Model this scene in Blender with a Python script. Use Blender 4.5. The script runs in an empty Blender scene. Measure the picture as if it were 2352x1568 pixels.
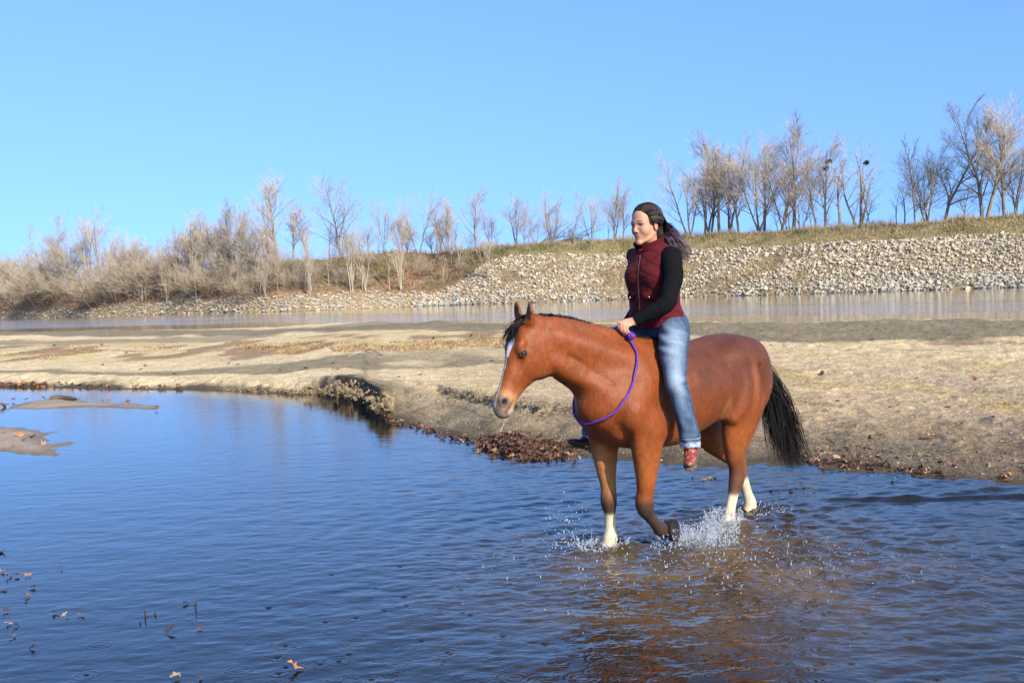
import bpy, bmesh, math, random
import numpy as np
from mathutils import Matrix, Vector, Euler

# ------------------------------------------------------------------ camera, sky, sun, exposure
random.seed(7)
RNG = np.random.RandomState(7)
SC = bpy.context.scene
COL = SC.collection
CAM_H, FPX = 1.7, 2500.0                     # eye height (m); focal length in pixels of a 2352 px wide picture
PITCH, ROLL = math.atan(108.6 / 2500), math.atan(0.038)
cam_data = bpy.data.cameras.new('camera')
cam = bpy.data.objects.new('camera', cam_data); COL.objects.link(cam)
cam_data.sensor_width = 36.0
cam_data.lens = 36.0 * FPX / 2352
cam_data.clip_start, cam_data.clip_end = 0.1, 9000
CR = Matrix.Rotation(math.pi / 2 - PITCH, 3, 'X') @ Matrix.Rotation(-ROLL, 3, 'Z')
cam.matrix_world = Matrix.Translation((0, 0, CAM_H)) @ CR.to_4x4()
SC.camera = cam

SUN_EL, SUN_AZ = math.radians(33), math.radians(34)      # azimuth measured from straight behind the camera towards the right
sun_vec = Vector((math.sin(SUN_AZ) * math.cos(SUN_EL), -math.cos(SUN_AZ) * math.cos(SUN_EL), math.sin(SUN_EL)))
SKY_TINT = (1.05, 1.36, 1.80)
world = bpy.data.worlds.new('World'); SC.world = world; world.use_nodes = True
wn = world.node_tree.nodes; wl = world.node_tree.links
sky = wn.new('ShaderNodeTexSky'); sky.sky_type = 'NISHITA'; sky.sun_disc = False
sky.sun_elevation = SUN_EL
sky.sun_rotation = math.atan2(sun_vec.x, sun_vec.y)
sky.altitude = 200; sky.air_density = 1.0; sky.dust_density = 1.5; sky.ozone_density = 2.2
bg = wn['Background']; bg.inputs['Strength'].default_value = 0.118
stc = wn.new('ShaderNodeTexCoord'); smp = wn.new('ShaderNodeMapping')
smp.inputs['Scale'].default_value = (1, 1, .66); smp.inputs['Location'].default_value = (0, 0, .21)
snm = wn.new('ShaderNodeVectorMath'); snm.operation = 'NORMALIZE'
wl.new(stc.outputs['Generated'], smp.inputs['Vector']); wl.new(smp.outputs['Vector'], snm.inputs[0]); wl.new(snm.outputs['Vector'], sky.inputs['Vector'])
stn = wn.new('ShaderNodeVectorMath'); stn.operation = 'MULTIPLY'; stn.inputs[1].default_value = SKY_TINT
wl.new(sky.outputs['Color'], stn.inputs[0]); wl.new(stn.outputs['Vector'], bg.inputs['Color'])
sun_data = bpy.data.lights.new('sun', 'SUN'); sun_data.energy = 5.0; sun_data.angle = math.radians(0.55)
sun_data.color = (1.0, 0.90, 0.73)
sun = bpy.data.objects.new('sun', sun_data); COL.objects.link(sun)
sun.rotation_euler = sun_vec.to_track_quat('Z', 'Y').to_euler()
SC.view_settings.view_transform = 'Standard'; SC.view_settings.look = 'None'
SC.view_settings.gamma = 1.0; SC.view_settings.use_curve_mapping = False
SC.view_settings.exposure = 0.53
SC.cycles.max_bounces = 6; SC.cycles.transparent_max_bounces = 8
SC.cycles.use_denoising = True

# ------------------------------------------------------------------ measuring helpers
RN = np.array(CR)
def ray(px, py):
    px = np.asarray(px, float); py = np.asarray(py, float)
    v = np.stack([(px - 1176) / FPX, (784 - py) / FPX, -np.ones_like(px * py)], -1)
    return v @ RN.T
def ground(px, py, z=0.0):
    d = ray(px, py); t = (z - CAM_H) / d[..., 2]
    return np.stack([d[..., 0] * t, d[..., 1] * t, np.zeros_like(t) + z], -1)
def proj(P):
    q = (np.asarray(P, float) - np.array([0, 0, CAM_H])) @ RN
    return 1176 + FPX * q[..., 0] / -q[..., 2], 784 - FPX * q[..., 1] / -q[..., 2]
def at_dist(px, py, y):
    """point seen at (px,py) whose forward distance is y"""
    d = ray(px, py); t = y / d[..., 1]
    return np.stack([d[..., 0] * t, d[..., 1] * t, CAM_H + d[..., 2] * t], -1)

# ------------------------------------------------------------------ noise (numpy)
def _h(x, y, z):
    x = x.astype(np.int64); y = y.astype(np.int64); z = z.astype(np.int64)
    n = (x * 374761393 + y * 668265263 + z * 1442695041) & 0xffffffff
    n = ((n ^ (n >> 13)) * 1274126177) & 0xffffffff
    n = ((n ^ (n >> 16)) * 2246822519) & 0xffffffff
    return ((n ^ (n >> 15)) & 0xffffff) / float(0xffffff)
def vn(x, y, z=0.0):
    x = np.asarray(x, float); y = np.asarray(y, float); z = np.zeros_like(x) + z
    x0, y0, z0 = np.floor(x), np.floor(y), np.floor(z)
    fx, fy, fz = x - x0, y - y0, z - z0
    fx = fx * fx * (3 - 2 * fx); fy = fy * fy * (3 - 2 * fy); fz = fz * fz * (3 - 2 * fz)
    r = 0
    for i in (0, 1):
        for j in (0, 1):
            for k in (0, 1):
                w = (fx if i else 1 - fx) * (fy if j else 1 - fy) * (fz if k else 1 - fz)
                r = r + w * _h(x0 + i, y0 + j, z0 + k)
    return r * 2 - 1
def fbm(x, y, z=0.0, o=4, g=0.5):
    a, s, t = 1.0, 0.0, 0.0
    for i in range(o):
        s = s + a * vn(x * 2 ** i + 17 * i, y * 2 ** i - 9 * i, z * 2 ** i + 5 * i); t += a; a *= g
    return s / t
def sstep(a, b, x):
    t = np.clip((x - a) / (b - a), 0, 1); return t * t * (3 - 2 * t)
def lerp(a, b, t):
    return np.asarray(a) * (1 - t) + np.asarray(b) * t

# ------------------------------------------------------------------ object helpers
def mesh_data(name, V, F, col=None, smooth=True, uv=None):
    V = np.asarray(V, np.float32).reshape(-1, 3)
    Fs = [np.asarray(f) for f in (F if isinstance(F, (list, tuple)) else [F]) if len(f)]
    me = bpy.data.meshes.new(name)
    me.vertices.add(len(V)); me.vertices.foreach_set('co', V.ravel())
    nl = sum(f.size for f in Fs); nf = sum(len(f) for f in Fs)
    me.loops.add(nl); me.polygons.add(nf)
    me.loops.foreach_set('vertex_index', np.concatenate([f.ravel() for f in Fs]).astype(np.int32))
    tot = np.concatenate([np.full(len(f), f.shape[1]) for f in Fs])
    st = np.concatenate([[0], np.cumsum(tot)[:-1]])
    me.polygons.foreach_set('loop_start', st.astype(np.int32))
    try: me.polygons.foreach_set('loop_total', tot.astype(np.int32))
    except Exception: pass
    me.polygons.foreach_set('use_smooth', np.full(nf, bool(smooth)))
    if col is not None:
        c = np.ones((len(V), 4), np.float32); c[:, :3] = col
        at = me.color_attributes.new('Col', 'FLOAT_COLOR', 'POINT'); at.data.foreach_set('color', c.ravel())
    me.update(calc_edges=True); me.validate(clean_customdata=False)
    return me
def link(name, me, mat=None, parent=None, loc=(0, 0, 0), rot=(0, 0, 0), scale=(1, 1, 1), kind=None):
    o = bpy.data.objects.new(name, me); COL.objects.link(o)
    if mat is not None and me is not None and not me.materials: me.materials.append(mat)
    o.location = loc; o.rotation_euler = rot; o.scale = scale
    if parent is not None: o.parent = parent
    if kind: o['kind'] = kind
    return o
def mk(name, V, F, mat, parent=None, col=None, smooth=True, kind=None):
    return link(name, mesh_data(name, V, F, col, smooth), mat, parent, kind=kind)
def tag(o, label, cat, group=None, kind=None):
    o['label'] = label; o['category'] = cat
    if group: o['group'] = group
    if kind: o['kind'] = kind
    return o
def thing(name, label, cat, loc=(0, 0, 0), rz=0.0, group=None):
    o = bpy.data.objects.new(name, None); COL.objects.link(o)
    o.location = loc; o.rotation_euler = (0, 0, rz); o.empty_display_size = 0.2
    return tag(o, label, cat, group)
def grid_faces(nr, nc):
    i = np.arange(nr * nc).reshape(nr, nc)
    return np.stack([i[:-1, :-1].ravel(), i[:-1, 1:].ravel(), i[1:, 1:].ravel(), i[1:, :-1].ravel()], 1)

class Tubes:
    """collects tapered tubes; n-sided"""
    def __init__(s): s.V = []; s.F = []; s.C = []; s.n = 0
    def add(s, pts, rad, n=4, col=None):
        P = np.asarray(pts, float); m = len(P); rad = np.broadcast_to(np.asarray(rad, float), (m,))
        T = np.gradient(P, axis=0); T /= np.linalg.norm(T, axis=1)[:, None] + 1e-9
        a = np.array([0, 0, 1.0]) if abs(T[:, 2]).mean() < .8 else np.array([1.0, 0, 0])
        U = np.cross(T, a); U /= np.linalg.norm(U, axis=1)[:, None] + 1e-9
        W = np.cross(T, U)
        th = np.arange(n) * 2 * math.pi / n
        ring = P[:, None] + rad[:, None, None] * (np.cos(th)[None, :, None] * U[:, None] + np.sin(th)[None, :, None] * W[:, None])
        s.V.append(ring.reshape(-1, 3))
        i = np.arange(m * n).reshape(m, n); j = np.roll(i, -1, 1)
        s.F.append(np.stack([i[:-1].ravel(), j[:-1].ravel(), j[1:].ravel(), i[1:].ravel()], 1) + s.n)
        if col is not None:
            s.C.append(np.broadcast_to(np.asarray(col, float), (m * n, 3)) if np.ndim(col) == 1 else np.repeat(np.asarray(col, float), n, 0))
        s.n += m * n
    def data(s, name, smooth=True):
        return mesh_data(name, np.concatenate(s.V), np.concatenate(s.F), np.concatenate(s.C) if s.C else None, smooth)
def spline(P, n):
    """Catmull-Rom through the rows of P (any dimension), n samples"""
    P = np.asarray(P, float); Q = np.vstack([2 * P[0] - P[1], P, 2 * P[-1] - P[-2]])
    u = np.linspace(0, len(P) - 1 - 1e-9, n); i = u.astype(int); t = (u - i)[:, None]
    a, b, c, d = Q[i], Q[i + 1], Q[i + 2], Q[i + 3]
    return .5 * (2 * b + (c - a) * t + (2 * a - 5 * b + 4 * c - d) * t ** 2 + (3 * b - a - 3 * c + d) * t ** 3)

# ------------------------------------------------------------------ materials
def material(name, color=(.5, .5, .5), rough=.7, spec=.3, attr=False, noise=None, bump=None, sheen=0, **kw):
    """noise=(scale, amount, stretch) varies the colour; bump=(scale, strength, distance, stretch)"""
    m = bpy.data.materials.new(name); m.use_nodes = True
    N = m.node_tree.nodes; L = m.node_tree.links; b = N['Principled BSDF']
    b.inputs['Base Color'].default_value = (*color, 1); b.inputs['Roughness'].default_value = rough
    b.inputs['Specular IOR Level'].default_value = spec
    if sheen: b.inputs['Sheen Weight'].default_value = sheen; b.inputs['Sheen Roughness'].default_value = .5
    for k, v in kw.items(): b.inputs[k.replace('_', ' ')].default_value = v
    src = None
    if attr:
        a = N.new('ShaderNodeAttribute'); a.attribute_name = 'Col'; src = a.outputs['Color']
        L.new(src, b.inputs['Base Color'])
    tc = N.new('ShaderNodeTexCoord')
    def tex(scale, stretch, detail=5):
        mp = N.new('ShaderNodeMapping'); mp.inputs['Scale'].default_value = stretch
        L.new(tc.outputs['Object'], mp.inputs['Vector'])
        t = N.new('ShaderNodeTexNoise'); t.inputs['Scale'].default_value = scale; t.inputs['Detail'].default_value = detail
        t.inputs['Roughness'].default_value = .62
        L.new(mp.outputs['Vector'], t.inputs['Vector']); return t
    for nz in (noise if isinstance(noise, list) else [noise] if noise else []):
        t = tex(nz[0], nz[2] if len(nz) > 2 else (1, 1, 1))
        r = N.new('ShaderNodeMapRange'); r.inputs['From Min'].default_value = .3; r.inputs['From Max'].default_value = .7
        r.inputs['To Min'].default_value = 1 - nz[1]; r.inputs['To Max'].default_value = 1 + nz[1]
        L.new(t.outputs['Fac'], r.inputs['Value'])
        mx = N.new('ShaderNodeVectorMath'); mx.operation = 'MULTIPLY'
        if src is not None: L.new(src, mx.inputs[0])
        else: mx.inputs[0].default_value = color
        L.new(r.outputs['Result'], mx.inputs[1]); src = mx.outputs['Vector']
        L.new(src, b.inputs['Base Color'])
    nrm = None
    for bp in (bump if isinstance(bump, list) else [bump] if bump else []):
        t = tex(bp[0], bp[3] if len(bp) > 3 else (1, 1, 1), 6)
        bn = N.new('ShaderNodeBump'); bn.inputs['Strength'].default_value = bp[1]; bn.inputs['Distance'].default_value = bp[2]
        L.new(t.outputs['Fac'], bn.inputs['Height'])
        if nrm is not None: L.new(nrm, bn.inputs['Normal'])
        nrm = bn.outputs['Normal']; L.new(nrm, b.inputs['Normal'])
    return m
# ------------------------------------------------------------------ far base ground
HOR = lambda px: 720 - .038 * np.asarray(px, float)
m_base = material('base_earth', (.16, .13, .09), .95, .1, noise=(.02, .3))
mk('ground', [(-4000, -4000, -2.2), (4000, -4000, -2.2), (4000, 6000, -2.2), (-4000, 6000, -2.2)], np.array([[0, 1, 2, 3]]), m_base, kind='structure')

# ------------------------------------------------------------------ sandbar: shore lines measured along azimuth
SH = np.array([(-700, 880), (-300, 884), (0, 888), (150, 890), (300, 893), (450, 894), (520, 897), (600, 902), (660, 905), (720, 905), (780, 912),
               (835, 922), (850, 940), (880, 956), (960, 977), (1060, 1003), (1130, 1032), (1200, 1049), (1320, 1046), (1450, 1055), (1600, 1072),
               (1750, 1064), (1850, 1062), (1950, 1076), (2100, 1085), (2200, 1097), (2352, 1106), (2600, 1125), (3000, 1160)], float)
FE = np.array([(-700, 780), (0, 764), (300, 759), (600, 754), (880, 750), (910, 752.5), (1150, 753), (1560, 748), (1900, 743), (2352, 735), (3000, 722)], float)
_s = ground(SH[:, 0], SH[:, 1], 0.0); _f = ground(FE[:, 0], FE[:, 1], .42)
def y_near(a):
    y = np.interp(a, _s[:, 0] / _s[:, 1], _s[:, 1])
    return y
def y_far(a): return np.interp(a, _f[:, 0] / _f[:, 1], _f[:, 1])
def a_of(px): return np.interp(px, SH[:, 0], _s[:, 0] / _s[:, 1])
def px_of(a): return np.interp(a, _s[:, 0] / _s[:, 1], SH[:, 0])

_ag = np.linspace(_s[0, 0] / _s[0, 1], _s[-1, 0] / _s[-1, 1], 1200); _k = np.exp(-.5 * (np.arange(-150, 151) / 60.) ** 2); _k /= _k.sum()
_ys = np.convolve(np.pad(y_near(_ag), 150, mode='edge'), _k, 'valid')
def y_soft(a): return np.interp(a, _ag, _ys)
def land_z(x, y, fine=True):
    a = x / y; px = px_of(a)
    yn = y_near(a) * (1 + .012 * fbm(x * .8, y * .8, o=3) + .004 * vn(x * 6, y * 6))
    d1 = y - yn; d2 = y_far(a) - y
    sc = y / 16.0
    # cut bank steepness along the shore: 0 gentle beach .. 1 little cliff
    st = np.interp(px, [-300, 0, 420, 520, 640, 720, 850, 885, 930, 1300, 2400], [.35, .35, .35, .5, .55, .85, 1, .8, .12, .1, .06])
    H = np.interp(px, [-700, 400, 640, 780, 880, 1000, 1300, 1700, 2352, 3000], [.16, .17, .2, .34, .36, .32, .28, .19, .16, .16])
    w = lerp(3.2, .16, st ** .6)
    crumble = (.35 * fbm(x * 2.2, y * 2.2, 3., o=4) + .25 * np.abs(vn(x * 3.1, y * 1.2, 9.))) * st
    e = d1 - .25 * sc * crumble * 2
    up = sstep(0, 1, e / w)
    z = -.10 + .12 * sstep(-1.2, .35, d1) + up * H
    z = np.where(st > .3, np.maximum(z, -.10 + .11 * sstep(-1.5, .2, d1)), z)
    rise = .30 * sstep(2, 26, y - y_soft(a)) * np.interp(px, [500, 900], [.8, 1])
    z = z + rise * .8
    # second crumbling ledge right of the cliff
    led = np.interp(px, [880, 930, 1000, 1250, 1330], [0, .0, 1, 1, 0]); dl = np.interp(px, [900, 1000, 1150, 1330], [2.9, 2.6, 2.3, 2.2])
    z = z - .10 * led * (1 - sstep(-.1, .12, d1 - dl + .5 * fbm(x * 2.5, y * 1.5, 4.))) * sstep(.3, .8, d1)
    # long faint erosion steps parallel to the shore
    z = z + .010 * sstep(-.2, .2, np.sin(d1 * 7.5 + 2.2 * fbm(x * .7, y * .7, 1., o=3))) * sstep(0, .4, d1) * (1 - sstep(2, 5, d1))
    if fine:
        n = sstep(.1, 1.5, d1)
        rg = np.interp(px, [700, 1100, 1500], [.6, 1.0, 1.7])
        rough = .030 * fbm(x * .9, y * .5, 2., o=4) + rg * (.024 * fbm(x * 3.5, y * 2.5, 7., o=4) + .022 * np.abs(fbm(x * 8, y * 6, 5., o=3)) - .014 * sstep(.15, .5, fbm(x * 2.2, y * 2.2, 15., o=3)))
        z = z + rough * n * np.interp(y, [8, 20, 60], [1.0, 1, 1.3])
        z = z + .12 * sstep(.1, .75, fbm(x * .35, y * .12, 12., o=3)) * n * sstep(20, 30, y)
    z = z + .10 * sstep(0, 3, d2) * (1 - sstep(3, 8, d2))
    z = z - .75 * (1 - sstep(-.6, .5, d2))
    return z
# grid rows follow apparent size: fine near, coarse far
nc, nr = 760, 430
A = np.linspace(float(a_of(-600)), float(a_of(2950)), nc)
yn = y_near(A) - 1.8; yf = y_far(A) + 3
t = np.linspace(0, 1, nr)[:, None]
inv0, inv1 = 1 / yn[None], 1 / yf[None]
Yg = 1 / (inv0 + (inv1 - inv0) * (t * .93 + .07 * t * t)); Xg = A[None] * Yg
Zg = land_z(Xg, Yg)
def land_color(x, y, z):
    a = x / y; px, py = proj(np.stack([x, y, np.full_like(x, .33) * sstep(0, 3, y - y_near(a))], -1))
    d1 = y - y_near(a)
    n1 = fbm(x * .5, y * .25, 1., o=4); n2 = fbm(x * 2, y * 1.2, 2., o=4); n3 = fbm(x * 7, y * 5, 3., o=3)
    pyj = py + (n1 * 5 + n2 * 3) * np.interp(py, [740, 850, 1100], [.35, 1, 3])
    sand = np.stack([.60 + 0 * x, .455 + 0 * x, .255 + 0 * x], -1)
    pale2 = np.array([.46, .325, .185]); mud = np.array([.205, .165, .095]); wet = np.array([.085, .060, .033]); rust = np.array([.23, .135, .07]); yel = np.array([.42, .31, .11])
    c = sand
    def band(x0, x1):   # mask between two polylines in picture height, soft
        lo = np.interp(px, *np.array(x0, float).T); hi = np.interp(px, *np.array(x1, float).T)
        s = np.interp(py, [740, 850, 1000], [1.2, 2.5, 8])
        return sstep(-s, s, pyj - lo) * (1 - sstep(-s, s, pyj - hi))
    def put(c, col, m): return c * (1 - m[..., None]) + np.asarray(col) * m[..., None]
    # ground right and near: browner, grittier
    c = put(c, pale2, sstep(780, 850, pyj) * sstep(900, 1300, px) * .8)
    c = put(c, mud, band([(-700, 790), (0, 786), (500, 776), (900, 754), (1150, 757), (1300, 762)], [(-700, 795), (0, 793), (500, 787), (900, 768), (1150, 772), (1300, 762)]) * .75)
    veg = band([(-700, 797), (0, 793), (600, 784), (1100, 772), (1500, 768)], [(-700, 835), (0, 828), (600, 818), (1100, 800), (1500, 790)])
    c = put(c, yel, veg * sstep(-.05, .35, n2 + .3 * n3) * .75); c = put(c, rust, veg * sstep(.1, .4, vn(x * 1.1, y * .5, 31.) + .5 * n3) * .8)
    c = put(c, mud, band([(-700, 850), (0, 840), (300, 840), (700, 828), (1000, 812), (1150, 805), (1400, 800), (1450, 800)], [(-700, 860), (0, 853), (300, 866), (700, 858), (1000, 848), (1150, 838), (1400, 828), (1450, 800)]) * sstep(-.75, -.1, n1 + .3 * n2) * .85)
    c = put(c, mud * .95, band([(1500, 764), (1700, 757), (2352, 748), (2950, 738)], [(1500, 775), (1700, 788), (1800, 790), (2100, 782), (2352, 775), (2950, 765)]) * .92)
    c = put(c, yel * .95, sstep(.12, .5, fbm(x * .9, y * .45, 21., o=4)) * sstep(795, 830, py) * sstep(900, 1250, px) * .65)
    c = put(c, rust * .9, sstep(.22, .55, fbm(x * 1.3, y * .8, 25., o=4)) * sstep(840, 960, py) * sstep(900, 1200, px) * .8)
    c = put(c, [.33, .26, .21], sstep(.0, .5, fbm(x * .8, y * .8, 41., o=3)) * sstep(820, 880, py) * sstep(1500, 1700, px) * .6)
    # damp sand close to the water, with the slope's shading painted in
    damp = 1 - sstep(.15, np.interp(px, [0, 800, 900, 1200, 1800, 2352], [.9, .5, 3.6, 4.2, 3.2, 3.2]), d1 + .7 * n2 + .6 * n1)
    c = put(c, [.24, .165, .10], sstep(-.2, .35, n1 + .5 * n2) * sstep(860, 1000, py) * sstep(1300, 1600, px) * .75)
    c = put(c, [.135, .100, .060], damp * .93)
    c = put(c, wet, (1 - sstep(-.05, .45, d1 + .35 * n2)) * .9)
    c = c * (1 + .24 * n3 + .16 * n2)[..., None]
    return np.clip(c, .02, .8)
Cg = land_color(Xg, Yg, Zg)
m_sand = material('sand', (.4, .3, .2), .92, .2, attr=True, noise=[(22, .42, (1, .7, 1)), (110, .32), (4.5, .16, (.5, 1, 1))], bump=[(7, .5, .05), (28, .9, .03), (120, .7, .012)])
Vs = np.stack([Xg, Yg, Zg], -1).reshape(-1, 3)
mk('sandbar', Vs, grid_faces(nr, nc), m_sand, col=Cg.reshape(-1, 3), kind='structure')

# mud flats just breaking the surface at the left
def poly_dist(px, py, P):
    """signed distance (negative inside) to polygon P"""
    P = np.asarray(P, float); Q = np.roll(P, -1, 0); d = np.full(px.shape, 1e9); ins = np.zeros(px.shape, bool)
    for (x0, y0), (x1, y1) in zip(P, Q):
        ex, ey = x1 - x0, y1 - y0; wx, wy = px - x0, py - y0
        t = np.clip((wx * ex + wy * ey) / (ex * ex + ey * ey + 1e-12), 0, 1)
        d = np.minimum(d, np.hypot(wx - ex * t, wy - ey * t))
        cr = ((y0 > py) != (y1 > py)) & (px < (x1 - x0) * (py - y0) / (y1 - y0 + 1e-12) + x0); ins ^= cr
    return np.where(ins, -d, d)
def c4(p): return [(x * .3418, 717.8 + y * .3418) for x, y in p]
FLATS = [c4([(60, 648), (180, 604), (340, 572), (510, 577), (570, 600), (880, 612), (1090, 630), (1060, 656), (850, 640), (540, 636), (230, 650)]),
         c4([(-900, 740), (0, 768), (180, 780), (355, 800), (300, 830), (275, 852), (320, 884), (380, 880), (460, 868), (455, 882), (360, 902), (400, 950), (370, 966), (180, 945), (0, 930), (-900, 960)])]
m_mud = material('wet_mud', (.16, .12, .08), .6, .45, attr=True, noise=[(14, .2), (60, .2)], bump=[(25, .5, .02)])
for k, P in enumerate(FLATS):
    W = ground([p[0] for p in P], [p[1] for p in P], 0.0)[:, :2]
    lo, hi = W.min(0) - .5, W.max(0) + .5
    lo[0] = max(lo[0], -14)
    nx, ny = 260, 110
    X, Y = np.meshgrid(np.linspace(lo[0], hi[0], nx), np.linspace(lo[1], hi[1], ny))
    d = poly_dist(X, Y, W) + .14 * fbm(X * 3, Y * 1.6, k, o=4)
    Z = np.clip(-d * .09, -.05, .035) + .012 * fbm(X * 4, Y * 4, 8., o=3) * (d < .3)
    cc = lerp([.30, .215, .12], [.14, .10, .055], sstep(-.35, .0, d)[..., None] * .8)
    cc = cc * (1 + .2 * fbm(X * 2, Y * 2, 3.))[..., None]
    mk('mud_flat', np.stack([X, Y, Z], -1).reshape(-1, 3), grid_faces(ny, nx), m_mud, col=cc.reshape(-1, 3), kind='structure')

# ------------------------------------------------------------------ far bank / levee
BX = np.array([-500, 0, 181, 376, 560, 640, 746, 900, 969, 1016, 1060, 1100, 1137, 1175, 1286, 1445, 1555, 1800, 2041, 2352, 2800, 3200], float)
B_WL = np.interp(BX, [-500, 0, 181, 376, 640, 746, 804, 969, 1159, 1445, 1555, 2041, 2352, 2800, 3200], [747, 732, 728.7, 722.5, 716.5, 712.5, 710, 703, 698, 687.4, 684, 669.8, 660, 646, 634])
B_RT = np.interp(BX, [-500, 0, 181, 376, 560, 746, 900, 969, 1016, 1060, 1100, 1137, 1175, 1286, 1445, 1555, 1800, 2041, 2352, 2800, 3200], [733, 716, 713, 694, 688, 677, 677, 678, 668, 645, 615, 592, 587, 585, 583, 579, 564, 552, 538, 520, 505])
B_TP = np.interp(BX, [-500, 0, 181, 376, 560, 640, 746, 851, 969, 1060, 1159, 1286, 1445, 1555, 1800, 2041, 2352, 2800, 3200], [690, 668, 655, 636, 616, 606, 600, 592, 580, 574, 567, 560, 551, 547, 533, 519, 498, 478, 460])
def _smooth(B, w):
    g = np.linspace(-500, 3200, 1851); v = np.interp(g, BX, B); k = np.exp(-.5 * (np.arange(-300, 301) * 2 / w) ** 2); k /= k.sum()
    return g, np.convolve(np.pad(v, 300, mode='reflect', reflect_type='odd'), k, 'valid')
_WL, _RT, _TP = _smooth(B_WL, 90), _smooth(B_RT, 22), _smooth(B_TP, 70)
def bdir(px):
    d = ray(px, HOR(px)); h = np.hypot(d[..., 0], d[..., 1]); return d[..., 0] / h, d[..., 1] / h
def slope(px, py):
    d = ray(px, py); return d[..., 2] / np.hypot(d[..., 0], d[..., 1])
def bank_profile(px):
    w = np.interp(px, *_WL); r = np.interp(px, *_RT); tp = np.interp(px, *_TP)
    D0 = -CAM_H / slope(px, w)
    D1 = D0 + 4.0
    for _ in range(12): D1 = D0 + np.maximum(2.0 * (CAM_H + slope(px, r) * D1), 1.0)
    z1 = CAM_H + slope(px, r) * D1
    D2 = D1 + 5
    for _ in range(12): D2 = D1 + np.maximum(2.3 * (CAM_H + slope(px, tp) * D2 - z1), 1.0)
    z2 = CAM_H + slope(px, tp) * D2
    return D0, D1, z1, D2, z2
def bank_point(px, u):
    """u: 0 waterline, 1 top of the stones, 2 crest, 3 behind"""
    px = np.asarray(px, float); u = np.asarray(u, float)
    D0, D1, z1, D2, z2 = bank_profile(px)
    D = np.where(u < 0, D0 + u * 6, np.where(u < 1, D0 + (D1 - D0) * u, np.where(u < 2, D1 + (D2 - D1) * (u - 1), D2 + 45 * (u - 2))))
    z = np.where(u < 0, u * 2.0, np.where(u < 1, z1 * u, np.where(u < 2, z1 + (z2 - z1) * (u - 1), z2 - 1.2 * (u - 2))))
    dx, dy = bdir(px); x = dx * D; y = dy * D
    wood = np.interp(px, [-500, 1050, 1200], [1, 1, 0]) * sstep(.6, 1.3, u)
    z = z + (fbm(x * .08, y * .08, 4., o=4) * (1.5 * wood + .35) + .3 * fbm(x * .4, y * .4, 2., o=3) * (.4 + wood)) * sstep(0.02, .5, u)
    return np.stack([x, y, z], -1)
pxs = np.linspace(-500, 3200, 620); us = np.concatenate([[-1, -.3], np.linspace(0, 1, 26), np.linspace(1.04, 2, 30), [2.1, 2.3, 2.6, 3]])
PX, U = np.meshgrid(pxs, us)
VB = bank_point(PX, U)
x, y = VB[..., 0], VB[..., 1]
n1 = fbm(x * .12, y * .12, 1., o=4); n2 = fbm(x * .5, y * .5, 2., o=4)
right = sstep(1120, 1190, PX)[..., None]
grass = np.stack([.27 + .05 * n1 + .05 * n2, .215 + .03 * n1 + .05 * n2, .10 + .02 * n2], -1)
green = sstep(.05, .4, n2 + .5 * n1)[..., None] * .55
grass = grass * (1 - green) + np.array([.135, .145, .05]) * green
leafy = np.stack([.235 + .08 * n2, .145 + .05 * n2, .085 + .03 * n2], -1)
up = sstep(1.35, 1.9, U + .3 * n1)[..., None]; leafy = leafy * (1 - up * .6) + np.array([.12, .105, .05]) * up * .6
low = lerp([.30, .225, .125], [.22, .16, .09], (n2 * .5 + .5)[..., None])
cb = leafy * (1 - right) + grass * right
lowm = (1 - sstep(.92, 1.08, U + .12 * n2))[..., None]
cb = cb * (1 - lowm) + low * lowm
crest = sstep(1.8, 2, U)[..., None] * right; cb = cb * (1 - crest * .6) + np.array([.36, .27, .14]) * crest * .6
m_bank = material('bank_earth', (.2, .15, .1), .95, .1, attr=True, noise=[(1.1, .35), (6, .3)], bump=[(1.5, .9, .3), (7, .7, .1)])
mk('far_bank', VB.reshape(-1, 3), grid_faces(len(us), len(pxs)), m_bank, col=np.clip(cb, .02, .8).reshape(-1, 3), kind='structure')
# ------------------------------------------------------------------ water
def water_mat(name, base, bump_nodes, rough=.03):
    m = bpy.data.materials.new(name); m.use_nodes = True
    N = m.node_tree.nodes; L = m.node_tree.links; b = N['Principled BSDF']
    b.inputs['Base Color'].default_value = (*base, 1); b.inputs['Roughness'].default_value = rough; b.inputs['IOR'].default_value = 1.5
    b.inputs['Specular IOR Level'].default_value = .5
    bump_nodes(N, L, b)
    return m
def river_nodes(N, L, b):
    # calm strips mirror the bank, wind-roughened strips pick up the sky
    tc = N.new('ShaderNodeTexCoord'); at = N.new('ShaderNodeAttribute'); at.attribute_name = 'Col'
    mp = N.new('ShaderNodeMapping'); mp.inputs['Scale'].default_value = (.35, 1.6, 1); L.new(tc.outputs['Object'], mp.inputs['Vector'])
    t = N.new('ShaderNodeTexNoise'); t.inputs['Scale'].default_value = .9; t.inputs['Detail'].default_value = 6; t.inputs['Roughness'].default_value = .65
    L.new(mp.outputs['Vector'], t.inputs['Vector'])
    bn = N.new('ShaderNodeBump'); bn.inputs['Distance'].default_value = .9
    L.new(t.outputs['Fac'], bn.inputs['Height']); L.new(at.outputs['Fac'], bn.inputs['Strength']); L.new(bn.outputs['Normal'], b.inputs['Normal'])
m_river = water_mat('river_water', (.28, .20, .115), river_nodes, .05)
Ar = np.linspace(float(a_of(-640)), float(a_of(2990)), 420)
yf = y_far(Ar) - 1.0
pxr = px_of(Ar)
D0 = bank_profile(pxr)[0]; dx, dy = bdir(pxr); ye = D0 * dy + 3
tt = np.linspace(0, 1, 160)[:, None]
Yr = 1 / (1 / yf + (1 / ye - 1 / yf) * tt); Xr = Ar[None] * Yr
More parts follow.
